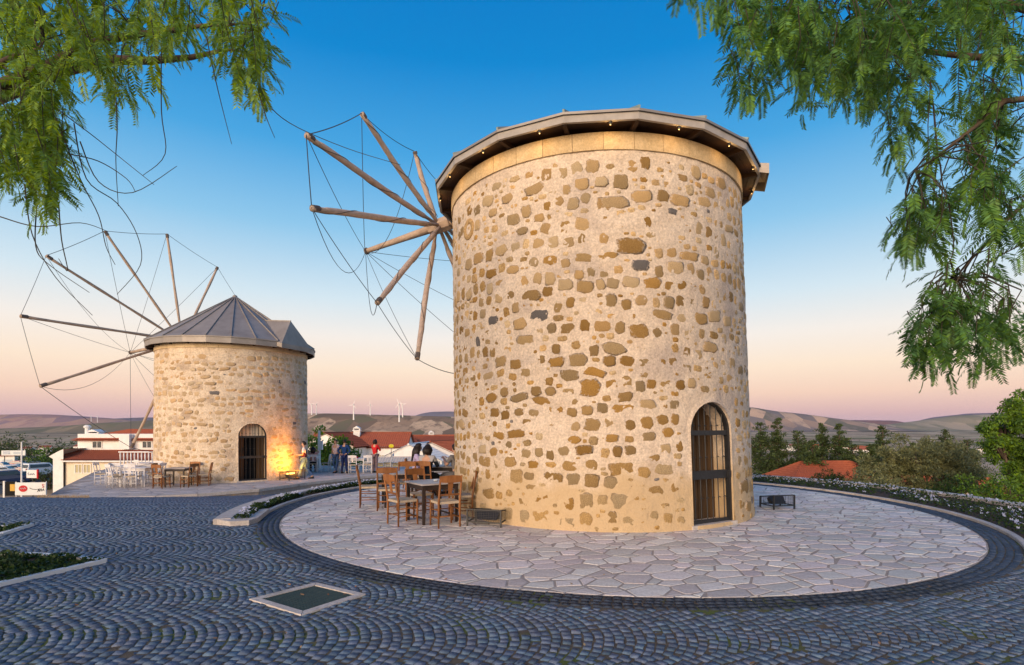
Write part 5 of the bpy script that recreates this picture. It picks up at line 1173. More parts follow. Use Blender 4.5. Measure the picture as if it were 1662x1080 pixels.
# ------------------------------------------------------------------ the far town: small houses on the plain
def tiny(name, w, d, h, rh, wall, roof):
    m0 = MB().add([(-w/2,-d/2,0),(w/2,-d/2,0),(w/2,d/2,0),(-w/2,d/2,0),(-w/2,-d/2,h),(w/2,-d/2,h),(w/2,d/2,h),(-w/2,d/2,h),(-w/2,0,h+rh),(w/2,0,h+rh)], [(0,1,5,4),(2,3,7,6),(1,2,6,9,5),(3,0,4,8,7)])
    m0.add([(-w/2-.4,-d/2-.5,h-.3),(w/2+.4,-d/2-.5,h-.3),(w/2+.4,0,h+rh+.1),(-w/2-.4,0,h+rh+.1),(w/2+.4,d/2+.5,h-.3),(-w/2-.4,d/2+.5,h-.3)], [(0,1,2,3),(3,2,4,5)], 1)
    for k in range(3): m0.add([(-w/2+w*(k+.25)/3, -d/2-.02, h*.35), (-w/2+w*(k+.6)/3, -d/2-.02, h*.35), (-w/2+w*(k+.6)/3, -d/2-.02, h*.75), (-w/2+w*(k+.25)/3, -d/2-.02, h*.75)], [(0,1,2,3)], 2)
    return m0.mesh(name, [wall, roof, M['glass']])
TN = [tiny('town_house', 11, 8, 5.5, 2.2, M['white'], M['tile']), tiny('town_house', 15, 9, 6.5, 2.4, M['cream'], M['tile']), tiny('town_house', 9, 9, 7.5, 1.6, M['white'], M['tiledark']), tiny('town_house', 20, 10, 5, 1.8, M['white'], M['tile'])]
rg = random.Random(4); kk = 0
AREAS = [(40,240,330,620,30,'far white house with red roof in the left of the valley'), (500,740,260,760,34,'far white house with red roof on the plain between the mills'), (1320,1410,230,520,30,'far house with red roof among the cypresses on the right'), (1430,1600,330,800,22,'far pale building on the plain beyond the olive tree'), (1230,1330,300,520,10,'far house seen through the cypress tops')]
for x0, x1, ya, yb, n, lab in AREAS:
    for k in range(n):
        Y = rg.uniform(ya, yb); px = rg.uniform(x0, x1); x = (px-831)/F*Y; ki = rg.randrange(4); o = link('town_house', TN[ki], loc=(x, Y, T(x, Y)-.3), rot=(0, 0, rg.uniform(-.6,.6)))
        s = rg.uniform(.45, .8)*(.75 if px > 1200 else 1); o.scale = (s, s, s); tag(o, ['small white','wide cream','tall dark-roofed','long white'][ki]+' '+lab.replace('white house','house').replace('pale building','building'), 'house', 'houses of the far town')
# ------------------------------------------------------------------ wind turbines on the ridge
def turbine(px, ytop, ybase, Y, label, rot):
    h = (ybase-ytop)/F*Y; r = empty('wind_turbine', (W6(px,Y), Y, hz(ybase,Y)-4), label=label, cat='wind turbine', group='wind turbines on the ridge')
    MB().tube([(0,0,0),(0,0,h+4)], [2.4,1.4], 10).build('tower', M['white'], r); MB().box((0,-1,h+5), (3.2,8,3.4)).build('nacelle', M['white'], r); MB().ball((0,-6,h+5), 1.7, 8, 6).build('rotor_hub', M['white'], r)
    for k in range(3):
        a = rot+k*2.0944; d = Vector((math.cos(a), 0, math.sin(a))); c = Vector((0,-6.2,h+5)); q = d.cross(Vector((0,1,0)))
        MB().add([c+q*.7, c-q*.7, c+d*h*.22-q*1.0, c+d*h*.42, c+d*h*.22+q*.4, c+d*h*.2+Vector((0,.8,0))], [(0,1,5),(1,2,5),(2,3,5),(3,4,5),(4,0,5),(0,4,3,2,1)]).build('blade', M['white'], r)
for i, (px, yt, yb, Y, lab) in enumerate(((506,657,672,2150,'leftmost wind turbine on the ridge, beside the far mill'), (513.5,657,672,2180,'second wind turbine from the far mill on the ridge'), (574,658,680,1750,'wind turbine standing lower on the slope above the standing men'), (601,657,673,2250,'wind turbine above the person in red'), (648,656,683,1600,'nearest wind turbine, left one of the close pair'), (653.5,657,676,2050,'wind turbine, right one of the close pair'), (148,676,684,4200,'far wind turbine on the left ridge, left one of two'), (158,676,685,4100,'far wind turbine on the left ridge, right one of two'))): turbine(px, yt, yb, Y, lab, .5+i*.37)
# ------------------------------------------------------------------ car park below on the left
CZ = -6.35; cpk = MB().prism([(-112,64),(-60,64),(-64,118),(-112,118)], CZ-.15, CZ).build('car_park', M['asphalt'], kind='structure')
TYRE = mat('tyre', (.015,.015,.016), None, 5, .8); CHROME = mat('chrome', (.5,.5,.52), None, 5, .25, metal=.9); LAMP = mat('lamp_glass', (.7,.7,.68), None, 5, .2); REDL = mat('tail_light', (.4,.01,.01), None, 5, .3); PLATE = mat('plate', (.75,.75,.75), None, 5, .5)
def car(px, Y, rz, paint, label, van=False, L_=4.3, W_=1.75, H_=1.45):
    r = empty('parked_car', (W6(px, Y), Y, CZ), rz, label=label, cat='car', group='cars in the car park')
    if van: prof = [(-.5,.22),(-.49,.75),(-.46,1.35),(-.42,1.0*H_),(.18,1.0*H_),(.30,.62*H_),(.46,.52*H_),(.5,.4*H_),(.5,.2)]
    else: prof = [(-.5,.25),(-.5,.52*H_),(-.46,.64*H_),(-.36,.68*H_),(-.25,.95*H_),(-.12,1.0*H_),(.06,.985*H_),(.21,.66*H_),(.42,.56*H_),(.49,.46*H_),(.5,.22)]
    n = len(prof); vs = []
    for yy, k in ((-1,.86),(-.94,1.0),(.94,1.0),(1,.86)):
        for x, z in prof:
            tum = 1-.16*max(0, (z/H_-.62)/.38); vs.append((x*L_*(1 if abs(yy) < 1 else .985), yy*W_/2*tum, z if abs(yy) < 1 else .2+(z-.2)*.97))
    fs = [(i*n+j, i*n+(j+1)%n, (i+1)*n+(j+1)%n, (i+1)*n+j) for i in range(3) for j in range(n)]+[tuple(range(n))[::-1], tuple(3*n+j for j in range(n))]
    MB().add(vs, fs).build('body', paint, r)
    zg0, zg1 = .66*H_, .92*H_
    for s in (-1, 1):
        y0, y1 = s*(W_/2*.995+.004), s*(W_/2*.86+.012)
        if van: q = [(-.40*L_,y0,zg0),(.23*L_,y0,zg0),(.16*L_,y1,zg1),(-.40*L_,y1,zg1)]
        else: q = [(-.32*L_,y0,zg0+.02),(.18*L_,y0,zg0+.02),(.07*L_,y1,zg1),(-.24*L_,y1,zg1)]
        MB().add(q, [(0,1,2,3) if s < 0 else (3,2,1,0)]).build('side_window', M['glass'], r)
        for xx in (-.31, .31):
            w = MB().tube([(xx*L_, s*(W_/2-.2), .31), (xx*L_, s*(W_/2+.01), .31)], .31, 14).build('wheel', TYRE, r); MB().tube([(xx*L_, s*(W_/2+.005), .31), (xx*L_, s*(W_/2+.02), .31)], .18, 10).build('rim', CHROME, w)
        MB().box((.485*L_, s*W_*.34, .5*H_-.06), (.12,.34,.13)).build('headlight', LAMP, r); MB().box((-.495*L_, s*W_*.38, .56*H_), (.08,.22,.22)).build('tail_light', REDL, r)
        MB().box((.16*L_, s*(W_/2+.08), .66*H_), (.1,.14,.1)).build('mirror', paint, r)
    if van: MB().add([(-.478*L_,-W_*.38,zg0),(-.478*L_,W_*.38,zg0),(-.45*L_,W_*.36,zg1),(-.45*L_,-W_*.36,zg1)], [(3,2,1,0)]).build('rear_window', M['glass'], r); MB().add([(.302*L_,-W_*.4,.645*H_),(.302*L_,W_*.4,.645*H_),(.195*L_,W_*.37,.94*H_),(.195*L_,-W_*.37,.94*H_)], [(0,1,2,3)]).build('windscreen', M['glass'], r)
    else:
        MB().add([(-.365*L_,-W_*.41,.70*H_),(-.365*L_,W_*.41,.70*H_),(-.262*L_,W_*.37,.935*H_),(-.262*L_,-W_*.37,.935*H_)], [(3,2,1,0)]).build('rear_window', M['glass'], r); MB().add([(.205*L_,-W_*.41,.69*H_),(.205*L_,W_*.41,.69*H_),(.078*L_,W_*.37,.965*H_),(.078*L_,-W_*.37,.965*H_)], [(0,1,2,3)]).build('windscreen', M['glass'], r)
    MB().box((-.503*L_,0,.42), (.02,.5,.12)).build('number_plate', PLATE, r); MB().box((.503*L_,0,.36), (.02,.5,.12)).build('number_plate', PLATE, r)
    return r
def paint(n, c): return mat('paint_'+n, c, tuple(x*.92 for x in c), 2, .25, spec=.6)
PW, PR, PB, PD, PS = paint('white', (.72,.73,.75)), paint('red', (.38,.02,.025)), paint('blue', (.03,.06,.14)), paint('dark', (.03,.033,.04)), paint('silver', (.4,.45,.5))
for a in ((11,58,R_(80),PB,'dark blue van seen from behind, nearest in the car park',True,4.6,1.85,1.9), (29,62,R_(60),PR,'red car behind the dark blue van',False), (44,61,R_(75),PD,'dark car beside the red one at the kerb',False), (10,68,R_(20),PW,'white car behind the dark blue van, left end of the row',False), (25,71,R_(24),PW,'white car second in the row behind the red car',False), (40,74,R_(28),PS,'silver car at the back of the car park',False), (48,68,R_(15),PR,'long red car in the middle of the car park',False,4.8), (62,78,R_(20),PB,'blue car at the back right of the car park',False), (66,68,R_(70),PW,'white box van at the right of the car park',True,4.8,1.9,2.0), (3,76,R_(15),PS,'silver car at the far left edge of the car park',False), (55,72,R_(20),PW,'white car between the long red car and the blue one',False), (20,64,R_(40),PS,'silver car just behind the dark blue van',False), (72,74,R_(30),PD,'dark car at the right end of the back row',False), (33,79,R_(12),PR,'small red car in the last row',False,3.9)): car(a[0], a[1]*1.3, *a[2:])
def kiosk(px, Y, w, h, d, m, m2, label, py):
    r = empty('kiosk', (W6(px,Y), Y, hz(py,Y)), .05, label=label, cat='kiosk', group='sheds behind the car park')
    MB().box((0,0,h/2), (w,d,h)).build('wall', m, r); MB().box((0,-.1,h+.08), (w+.5,d+.7,.16)).build('roof', m2, r); MB().box((w*.28,-d/2-.02,h*.5), (w*.3,.06,h*.55)).build('shutter', PS, r); MB().box((-w*.2,-d/2-.02,h*.55), (w*.3,.06,h*.3)).build('sign_panel', M['paper'], r)
kiosk(10, 122, 7, 3.4, 4, M['white'], M['tiledark'], 'white container kiosk at the left edge behind the cars', 764); kiosk(38, 124, 4.5, 2.6, 4, M['white'], M['roofmetal'], 'small white kiosk with green print behind the cars', 762)
bb = empty('billboard', (W6(22,108), 108, hz(746,108)), .05, label='long white billboard with faded print beyond the car park', cat='billboard'); MB().box((0,0,1.3), (4.6,.12,1.0)).build('panel', M['paper'], bb); MB().box((-1.3,-.08,1.35), (1.3,.04,.6)).build('print_block', PS, bb); MB().box((.9,-.08,1.3), (1.7,.04,.45)).build('print_block', mat('print_pale', (.55,.6,.62), None, 9, .7), bb)
for s in (-1, 1): MB().tube([(s*1.8,.1,-1),(s*1.8,.1,1.8)], .07, 6).build('post', M['iron'], bb)
pp = empty('lamp_post', (W6(35,46), 46, -5.0), label='thin pale pole rising in front of the parked cars', cat='pole'); MB().tube([(0,0,0),(0,0,5.4)], [.07,.05], 8).build('post', M['white'], pp); MB().box((0,0,.15), (.3,.3,.3)).build('base', M['kerb'], pp)
# advertising banner and boards at the corner of the road
v = gnd(52, 812, -.62); bn = empty('banner', (W6(50,18.6), 18.6, -.66), R_(3), label='white banner with red oval emblem at the road edge, left of the terrace', cat='banner')
M['bannerred'] = mat('banner_red', (.55,.015,.02), None, 9, .6); M['bannerblk'] = mat('banner_black', (.03,.02,.025), None, 9, .6)
MB().box((0,0,.27), (1.02,.03,.44)).build('sheet', M['paper'], bn)
ov = MB(); n = 24; ov.add([(-.24+.145*math.cos(6.283*i/n), -.021, .28+.115*math.sin(6.283*i/n)) for i in range(n)], [tuple(range(n))]); ov.build('oval_emblem', M['bannerred'], bn)
MB().tube([(-.33,-.024,.27),(-.30,-.024,.31),(-.28,-.024,.26),(-.25,-.024,.30),(-.22,-.024,.265),(-.19,-.024,.31),(-.16,-.024,.275),(-.14,-.024,.30)], .011, 5).build('script_mark', M['paper'], bn)
MB().tube([(-.02,-.02,.30),(.06,-.02,.26),(.2,-.02,.25),(.32,-.02,.27)], .010, 5).build('swoosh', M['bannerblk'], bn); MB().tube([(.24,-.02,.17),(.29,-.02,.27),(.31,-.02,.18),(.36,-.02,.28),(.38,-.02,.19),(.43,-.02,.27),(.45,-.02,.2)], .013, 5).build('letter_mark', M['bannerblk'], bn); MB().tube([(.46,-.02,.42),(.40,-.02,.43),(.40,-.02,.38),(.45,-.02,.37),(.44,-.02,.32),(.39,-.02,.33)], .013, 5).build('letter_mark', M['bannerred'], bn)
for s in (-1, 1): MB().tube([(s*.5,.02,-.3),(s*.5,.02,.52)], .015, 6).build('stake', M['white'], bn)
sg = empty('sign_board', (W6(52,20), 20, -1.0), R_(-6), label='small white sign with red edge on a post above the banner', cat='sign'); MB().box((0,0,1.0), (.42,.04,.3)).build('board', M['paper'], sg); MB().box((.235,.002,1.0), (.05,.05,.34)).build('red_edge', M['bannerred'], sg); MB().tube([(-.10,-.023,1.05),(-.14,-.023,1.02),(-.13,-.023,.96),(-.08,-.023,.96),(-.05,-.023,1.02),(-.02,-.023,.96),(.02,-.023,1.02),(.05,-.023,.96),(.09,-.023,1.02),(.13,-.023,.97)], .010, 5).build('script_mark', PB, sg); MB().tube([(0,.03,0),(0,.03,.85)], .02, 6).build('post', M['iron'], sg)
db = empty('notice_board', (W6(19,18.9), 18.9, -.7), R_(4), label='dark notice board with yellow poster at the left road edge', cat='notice board'); MB().box((0,0,.28), (.38,.05,.5)).build('panel', M['dark'], db); MB().box((.05,-.03,.32), (.16,.01,.24)).build('poster', M['yellow'].copy() if False else mat('poster_yellow', (.7,.42,.08), (.55,.3,.05), 9, .7), db); MB().box((-.24,0,.25), (.06,.06,.6)).build('post', M['white'], db)
for i, (px, py) in enumerate(((54,792),(63,793))): 
    bx = MB().box((0,0,.17), (.26,.22,.30), taper=1.12); bx.box((0,0,.33), (.31,.27,.025)); bx.build('planter_box', mat('box_tan%d' % i, (.55,.33,.15), (.42,.24,.1), 9, .8), label=['tan wooden planter box behind the banner, left one','tan wooden planter box behind the banner, right one'][i], cat='planter', loc=(W6(px,19.3), 19.3, -.58))
# ================================================================== trees
def cloud_mesh(name, V, Q, m): return arrays_mesh(name, np.asarray(V).reshape(-1, 3), Q, m)
def leaf_cloud(clumps, n, size, asp, m, name, parent, up=.2, seed=1, kind='stuff'):
    rg = np.random.default_rng(seed); w = np.array([c[3]**2 for c in clumps]); w = w/w.sum(); idx = rg.choice(len(clumps), n, p=w)
    C_ = np.array([c[:3] for c in clumps])[idx]; Rr = np.array([c[3] for c in clumps])[idx]; sq = np.array([c[4] if len(c) > 4 else .8 for c in clumps])[idx]
    d = rg.normal(size=(n, 3)); d /= np.linalg.norm(d, axis=1)[:,None]; rr = Rr*(rg.random(n)**.45); P_ = C_+d*rr[:,None]*np.stack([np.ones(n), np.ones(n), sq], 1)
    ax = d+rg.normal(size=(n, 3))*.7; ax[:,2] += up; ax /= np.linalg.norm(ax, axis=1)[:,None]
    e = np.cross(ax, rg.normal(size=(n, 3))); e /= np.linalg.norm(e, axis=1)[:,None]; L_ = size*rg.uniform(.6, 1.4, n)[:,None]
    V = np.stack([P_-ax*L_*.5, P_+e*L_*asp*.5, P_+ax*L_*.5, P_-e*L_*asp*.5], 1)
    return link(name, arrays_mesh(name, V.reshape(-1, 3), np.arange(n*4).reshape(-1, 4), m), parent, kind=kind)
def conifer(x, y, h, rad, label, seed, n=4200):
    z = T(x, y)-.2; r = empty('cypress_tree', (x, y, z), label=label, cat='tree', group='dark evergreens right of the near mill'); rg = random.Random(seed)
    MB().tube([(0,0,0),(.05,0,h*.5),(rg.uniform(-.15,.15),0,h*.97)], [.22,.13,.02], 8).build('trunk', M['bark'], r, smooth=True); cl = []; br = MB()
    k = 0; zz = h*.1
    while zz < h*.98:
        t = zz/h; R0 = rad*(1-t)**.75*rg.uniform(.6,1.15)+.12; nb = 5 if t < .8 else 3
        for q in range(nb):
            a = rg.uniform(0, 6.28); l = R0*rg.uniform(.55,1.1); tip = Vector((l*math.cos(a), l*math.sin(a), zz+l*.35)); br.tube([(0,0,zz-.1), tip*.6+Vector((0,0,zz*.4)), tip], [.04,.025,.008], 5)
            for s in (.45,.75,1.0): cl.append((tip.x*s, tip.y*s, zz+(tip.z-zz)*s, .22+.36*R0*(1.2-s)*rg.uniform(.7,1.2), .75))
        zz += h*rg.uniform(.035,.06)
    br.build('branches', M['bark'], r); leaf_cloud(cl, n, .24, .42, M['leafconi'], 'crown', r, .5, seed); return r
for i, (px, ytop, Y, rad, lab) in enumerate(((1234,684,58,2.5,'dark evergreen touching the near mill edge, leftmost of the row'), (1263,678,62,1.9,'dark evergreen with the pointed top above the terracotta roof'), (1296,698,60,2.6,'dark evergreen behind the left half of the terracotta roof'), (1334,686,64,2.0,'dark evergreen, left one of the twin pointed pair'), (1362,687,60,1.6,'dark evergreen, right one of the twin pointed pair'), (1318,715,52,2.2,'low dark evergreen just behind the terracotta roof ridge'), (1385,720,56,2.4,'dark evergreen filling the gap right of the pointed pair'), (1432,689,62,2.2,'dark evergreen with leaning top behind the olive tree'), (1412,722,50,2.0,'low dark evergreen left of the olive tree'), (1535,697,70,2.6,'distant dark evergreen above the olive tree'), (1480,716,66,2.6,'dark evergreen tops behind the olive crown'), (1570,712,75,3,'dark evergreen between the olive and the big green tree'))):
    x = W6(px, Y); zt = hz(ytop, Y); conifer(x, Y, zt-T(x, Y)+.2, rad*1.35, lab, 30+i, 9000)
def bushy(name, x, y, z, spec, n, size, asp, m, label, cat, group, seed, trunk=.16, kindname='crown', up=.3):
    r = empty(name, (x, y, z), label=label, cat=cat, group=group); rg = random.Random(seed); cl = []; br = MB()
    for (cx_, cy_, cz_, cr_) in spec:
        fork = Vector((cx_*.25, cy_*.25, cz_*.35)); br.tube([(0,0,-.3), fork, (cx_*.7, cy_*.7, cz_*.75), (cx_, cy_, cz_+cr_*.3)], [trunk, trunk*.7, trunk*.4, trunk*.12], 7)
        for k in range(26):
            d = Vector((rg.gauss(0,1), rg.gauss(0,1), rg.gauss(.1,.8))).normalized()*cr_*rg.uniform(.45,1.05); c = Vector((cx_, cy_, cz_))+d; cl.append((c.x, c.y, c.z, cr_*rg.uniform(.2,.42), .8))
            if k % 3 == 0: br.tube([(cx_, cy_, cz_-cr_*.3), Vector((cx_, cy_, cz_))+d*.6, c], [trunk*.25, trunk*.12, .01], 5)
    br.build('trunk', M['bark'], r, smooth=True); leaf_cloud(cl, n, size, asp, m, kindname, r, up, seed); return r
# grey-green olive tree behind the flower bed, and its neighbours
ox, oy = W6(1495, 26), 26.0; oz = T(ox, oy)
bushy('olive_tree', ox, oy, oz, [(-1.7,0,hz(752,26)-oz,1.0),(-.5,-.3,hz(744,26)-oz,1.15),(.9,0,hz(745,26)-oz,1.2),(1.9,.2,hz(762,26)-oz,1.0),(.2,-.8,hz(772,26)-oz,1.2),(-1.3,-.5,hz(779,26)-oz,1.0),(1.6,-.5,hz(785,26)-oz,1.0)], 30000, .16, .26, M['leafolive'], 'broad grey-green olive tree behind the flower bed on the right', 'tree', 'trees on the right', 3)
for i, (px, py, Y, rad, n, mm, lab) in enumerate(((1415,783,24,.75,3000,'leafolive','small grey-green shrub left of the olive trunk'), (1445,790,21,.6,2600,'leafolive','low olive shrub just behind the pale kerb'), (1340,776,30,.55,2000,'leafdark','dark shrub in front of the terracotta roof, left one'), (1368,778,29,.5,1800,'leafdark','dark shrub in front of the terracotta roof, right one'), (1390,780,27,.4,1500,'leafolive','small round shrub at the right end of the terracotta roof'), (1560,792,21,.8,3200,'leafdark','dark green shrub below the olive tree'), (1600,798,18,.7,3000,'leafbright','bright green shrub under the big tree on the right'), (1530,800,19,.5,2200,'leafdark','low dark shrub at the kerb beneath the olive'), (1640,800,16.5,.7,3000,'leafbright','bright green shrub at the right edge by the kerb'))):
    x = W6(px, Y); zc = hz(py, Y); zt = T(x, Y); bushy('shrub', x, Y, zt, [(0,0,zc-zt,rad),(rad*.7,.2,zc-zt-rad*.4,rad*.8),(-rad*.7,.1,zc-zt-rad*.4,rad*.8),(0,0,(zc-zt)*.4,rad*.9)], n, .10, .4, M[mm], lab, 'shrub', 'shrubs below the kerb on the right', 50+i, .05)
bx_, by_ = W6(1660, 20), 20.0; bz = T(bx_, by_)
bushy('tree', bx_, by_, bz, [(.2,0,hz(668,20)-bz,.8),(-.5,.2,hz(700,20)-bz,.85),(.7,0,hz(700,20)-bz,1.0),(-.9,-.2,hz(735,20)-bz,.7),(.3,-.5,hz(738,20)-bz,1.0),(-.3,-.6,hz(772,20)-bz,.9),(1.2,0,hz(760,20)-bz,1.1),(.6,-.4,hz(795,20)-bz,.9)], 30000, .15, .32, M['leafbright'], 'big bright green tree at the right edge beyond the flower bed', 'tree', 'trees on the right', 9, .2, up=-.5)
# greenery left and between the mills
for i, (px, py, Y, rad, n, mm, lab) in enumerate(((522,733,36,1.5,4200,'leafbright','bright green tree behind the woman in pink'), (545,738,38,1.2,3000,'leafbright','bright green bush behind the striped shirt'), (722,722,95,2.2,1600,'leafdark','dark tree beside the near mill above the roofs'), (704,716,130,1.6,900,'leafconi','small dark pointed tree over the white gable'),
        (60,745,120,3.0,1800,'leafdark','green tree mass behind the parked cars, left one'), (78,748,105,2.8,1800,'leafbright','green tree behind the white house wing'), (72,757,95,2.2,1600,'leafdark','dark green tree just left of the white house'), (12,722,170,4.5,1600,'leafconi','tall dark tree at the far left edge'), (95,735,150,3.5,1500,'leafdark','green trees over the white house roof'), (82,772,70,1.3,1200,'leafdark','hedge beside the white house wing'))):
    x = W6(px, Y); zc = hz(py, Y); zt = min(T(x, Y), zc-rad*1.2); bushy('tree', x, Y, zt, [(0,0,zc-zt,rad),(rad*.8,.2,zc-zt-rad*.35,rad*.8),(-rad*.8,.1,zc-zt-rad*.3,rad*.8),(0,-.3,(zc-zt)*.45,rad*.9)], n, rad*.13+.06, .42, M[mm], lab, 'tree', 'trees of the town', 70+i, .12)
# scattered trees out on the plain: read as one mass
V = []; rg = random.Random(8)
for k in range(1500):
    Y = 130*math.exp(rg.random()*2.7); px = rg.choice((rg.uniform(-40,260), rg.uniform(480,760), rg.uniform(1200,1680))); x = W6(px, Y)
    if noise.noise((x*.004, Y*.004, 2)) < -.05: continue
    z = T(x, Y); s = rg.uniform(.8,2.0)*min(1.4, .8+Y/900)
    for q in range(9):
        p = Vector((x+rg.gauss(0,s*.6), Y+rg.gauss(0,s*.6), z+s*rg.uniform(.3,1.5))); d = Vector((rg.gauss(0,1), rg.gauss(0,1), rg.gauss(0,1))).normalized(); e = d.orthogonal().normalized(); L_ = s*rg.uniform(.6,1.1); V += [p-d*L_*.6, p+e*L_*.5, p+d*L_*.6, p-e*L_*.5]
link('plain_trees', arrays_mesh('plain_trees', np.array([tuple(v) for v in V]), np.arange(len(V)).reshape(-1, 4), M['leafconi']), label='scattered dark trees dotted over the valley plain', cat='trees', kind='stuff')
# dry tufts along the road edge by the banner
V = []; Q = []
for k in range(900):
    px = random.uniform(60,145); p = gnd(px, 811+random.uniform(-2.5,2.5), -.62); h = random.uniform(.05,.17); d = Vector((random.gauss(0,.35), random.gauss(0,.35), 1)).normalized(); b = len(V); V += [p+Vector((-.006,0,0)), p+Vector((.006,0,0)), p+d*h+Vector((.002,0,0)), p+d*h]; Q.append((b,b+1,b+2,b+3))
link('dry_grass', arrays_mesh('dry_grass', np.array([tuple(v) for v in V]), Q, mat('straw', (.38,.27,.14), (.26,.18,.08), 5, .9, var=.3)), label='dry straw coloured grass tufts along the terrace edge', cat='grass', kind='stuff')
# ------------------------------------------------------------------ the two pepper trees that overhang the view
def frond_mesh(name, m, seed, pairs=15, L_=.25):
    rg = random.Random(seed); V = []; Q = []; bend = rg.uniform(.15,.5); tw = rg.uniform(-.3,.3)
    def ax(t): return Vector((math.sin(tw*t)*.05*t, t*L_*math.cos(bend*t), -L_*t*math.sin(bend*t)*.8))
    for i in range(3):
        a, b = ax(i/3), ax((i+1)/3); q = len(V); V += [a+Vector((-.0014,0,0)), a+Vector((.0014,0,0)), b+Vector((.001,0,0)), b+Vector((-.001,0,0))]; Q.append((q,q+1,q+2,q+3))
    for i in range(pairs):
        t = .1+.9*(i+.5)/pairs; p = ax(t); d = (ax(min(1, t+.05))-ax(t-.05)).normalized()
        for s in (-1, 1):
            ln = .064*(1-.6*abs(t-.42)**1.3)*1.08*rg.uniform(.85,1.12); sd_ = Vector((s, 0, 0)); dr = (sd_*.80+d*.62+Vector((0,0,rg.uniform(-.35,.05)))).normalized(); wd = dr.cross(Vector((0,0,1))+d*.2).normalized()*ln*.13
            q = len(V); V += [p, p+dr*ln*.42+wd, p+dr*ln, p+dr*ln*.42-wd]; Q.append((q,q+1,q+2,q+3))
    return arrays_mesh(name, np.array([tuple(v) for v in V]), Q, m)
def pepper(base, label, limbs, polys, depth, mleaf, seed, dens, loose):
    r = empty('pepper_tree', base, label=label, cat='tree', group='pepper trees overhanging the view'); rg = random.Random(seed); B = Vector(base)
    FM = [frond_mesh('leaf', mleaf, seed*10+i, rg.choice((10,12,13,14)), rg.uniform(.2,.29)) for i in range(7)]
    FA = []
    for me in FM:
        co_ = np.empty(len(me.vertices)*3, dtype=np.float32); me.vertices.foreach_get('co', co_); FA.append(co_.reshape(-1, 3))
    MB().tube([(0,0,-.3),(.05,.1,1.2),(0,.15,2.6)], [.34,.26,.2], 12).build('trunk', M['bark'], r, smooth=True)
    lim = []
    for pts, r0 in limbs:
        P_ = [Vector(p)-B for p in pts]; k = len(P_); Ls = []
        for i in range(k-1):
            for q in range(4): Ls.append(P_[i].lerp(P_[i+1], q/4)+Vector((rg.gauss(0,.02), rg.gauss(0,.02), rg.gauss(0,.02))))
        Ls.append(P_[-1]); rd = [r0*(1-.97*i/(len(Ls)-1))+.003 for i in range(len(Ls))]; MB().tube(Ls, rd, 7).build('limb', M['bark'], r, smooth=True); lim += Ls
    inst = []; tw = MB()
    for poly, n, (ya, yb), (la, lb) in polys:
        x0, x1 = min(p[0] for p in poly), max(p[0] for p in poly); y0, y1 = min(p[1] for p in poly), max(p[1] for p in poly); got = 0; tr = 0
        while got < n and tr < n*30:
            tr += 1; px, py = rg.uniform(x0, x1), rg.uniform(y0, y1)
            if not inpoly(px, py, poly): continue
            if noise.noise((px*.012, py*.012, seed)) < dens+.25*(rg.random()-.5): continue
            Y = rg.uniform(ya, yb); tip = at(px, py, Y)-B; ln = rg.uniform(la, lb); lean = Vector((rg.gauss(0,.22), rg.gauss(0,.22), 0)); top_ = tip+Vector((0,0,ln))-lean*ln
            md_ = top_.lerp(tip, .5)+Vector((rg.gauss(0,.03), rg.gauss(0,.03), 0)); pts = [top_, md_, tip]
            nl = min(lim, key=lambda q: (q-top_).length_squared)
            if (nl-top_).length < .55: pts = [nl, nl.lerp(top_, .55)+Vector((0,0,.05))]+pts
            tw.tube(pts, [.006]*(len(pts)-3)+[.0045,.003,.0012], 4); got += 1
            nfr = max(4, int(ln/.055)); a0 = rg.uniform(0, 6.28)
            for q in range(nfr):
                t = .12+.88*q/(nfr-1); p = (top_.lerp(md_, t*2) if t < .5 else md_.lerp(tip, t*2-1)); az = a0+q*2.4+rg.gauss(0,.3); droop = -rg.uniform(.05,.85) if t < .9 else -rg.uniform(.7,1.3)
                sc_ = rg.uniform(.7,1.1)*(1 if t < .85 else .8); inst.append((px, py, Matrix.Translation(p) @ Matrix.Rotation(az, 4, 'Z') @ Matrix.Rotation(droop, 4, 'X') @ Matrix.Scale(sc_, 4), rg.randrange(7)))
    tw.build('twigs', M['twig'], r, kind='stuff')
    # outermost leaves singly, the dense inside joined
    edge = sorted(inst, key=lambda q: -q[1]+rg.uniform(-60,60))
    for px, py, mt, k in edge[:240]:
        o = link('leaf', FM[k], r); o.matrix_local = mt
    Vs = []; Qs = []; b = 0; base_q = [np.array([p.vertices[:] for p in me.polygons]) for me in FM]
    for px, py, mt, k in edge[240:]:
        A_ = np.array(mt)[:3]; v = FA[k] @ A_[:, :3].T + A_[:, 3]; Vs.append(v); Qs.append(base_q[k]+b); b += len(v)
    link('foliage', arrays_mesh('foliage', np.concatenate(Vs), np.concatenate(Qs), mleaf), r, kind='stuff')
    for pts in loose:                      # bare hanging twigs
        P_ = [at(*p)-B for p in pts]; Ls = []
        for i in range(len(P_)-1):
            p0, p1, p2, p3 = P_[max(0, i-1)], P_[i], P_[i+1], P_[min(len(P_)-1, i+2)]
            for q in range(5):
                t = q/5; Ls.append(.5*((2*p1)+(p2-p0)*t+(2*p0-5*p1+4*p2-p3)*t*t+(3*p1-p0-3*p2+p3)*t**3))
        Ls.append(P_[-1]); MB().tube(Ls, [.004*(1-.75*i/(len(Ls)-1))+.0012 for i in range(len(Ls))], 5).build('bare_twig', M['twig'], r, smooth=True)
    print('pepper', len(inst)); return r
LT = (-6.6, 4.2, 0.0); RT = (7.6, 4.6, 0.0)
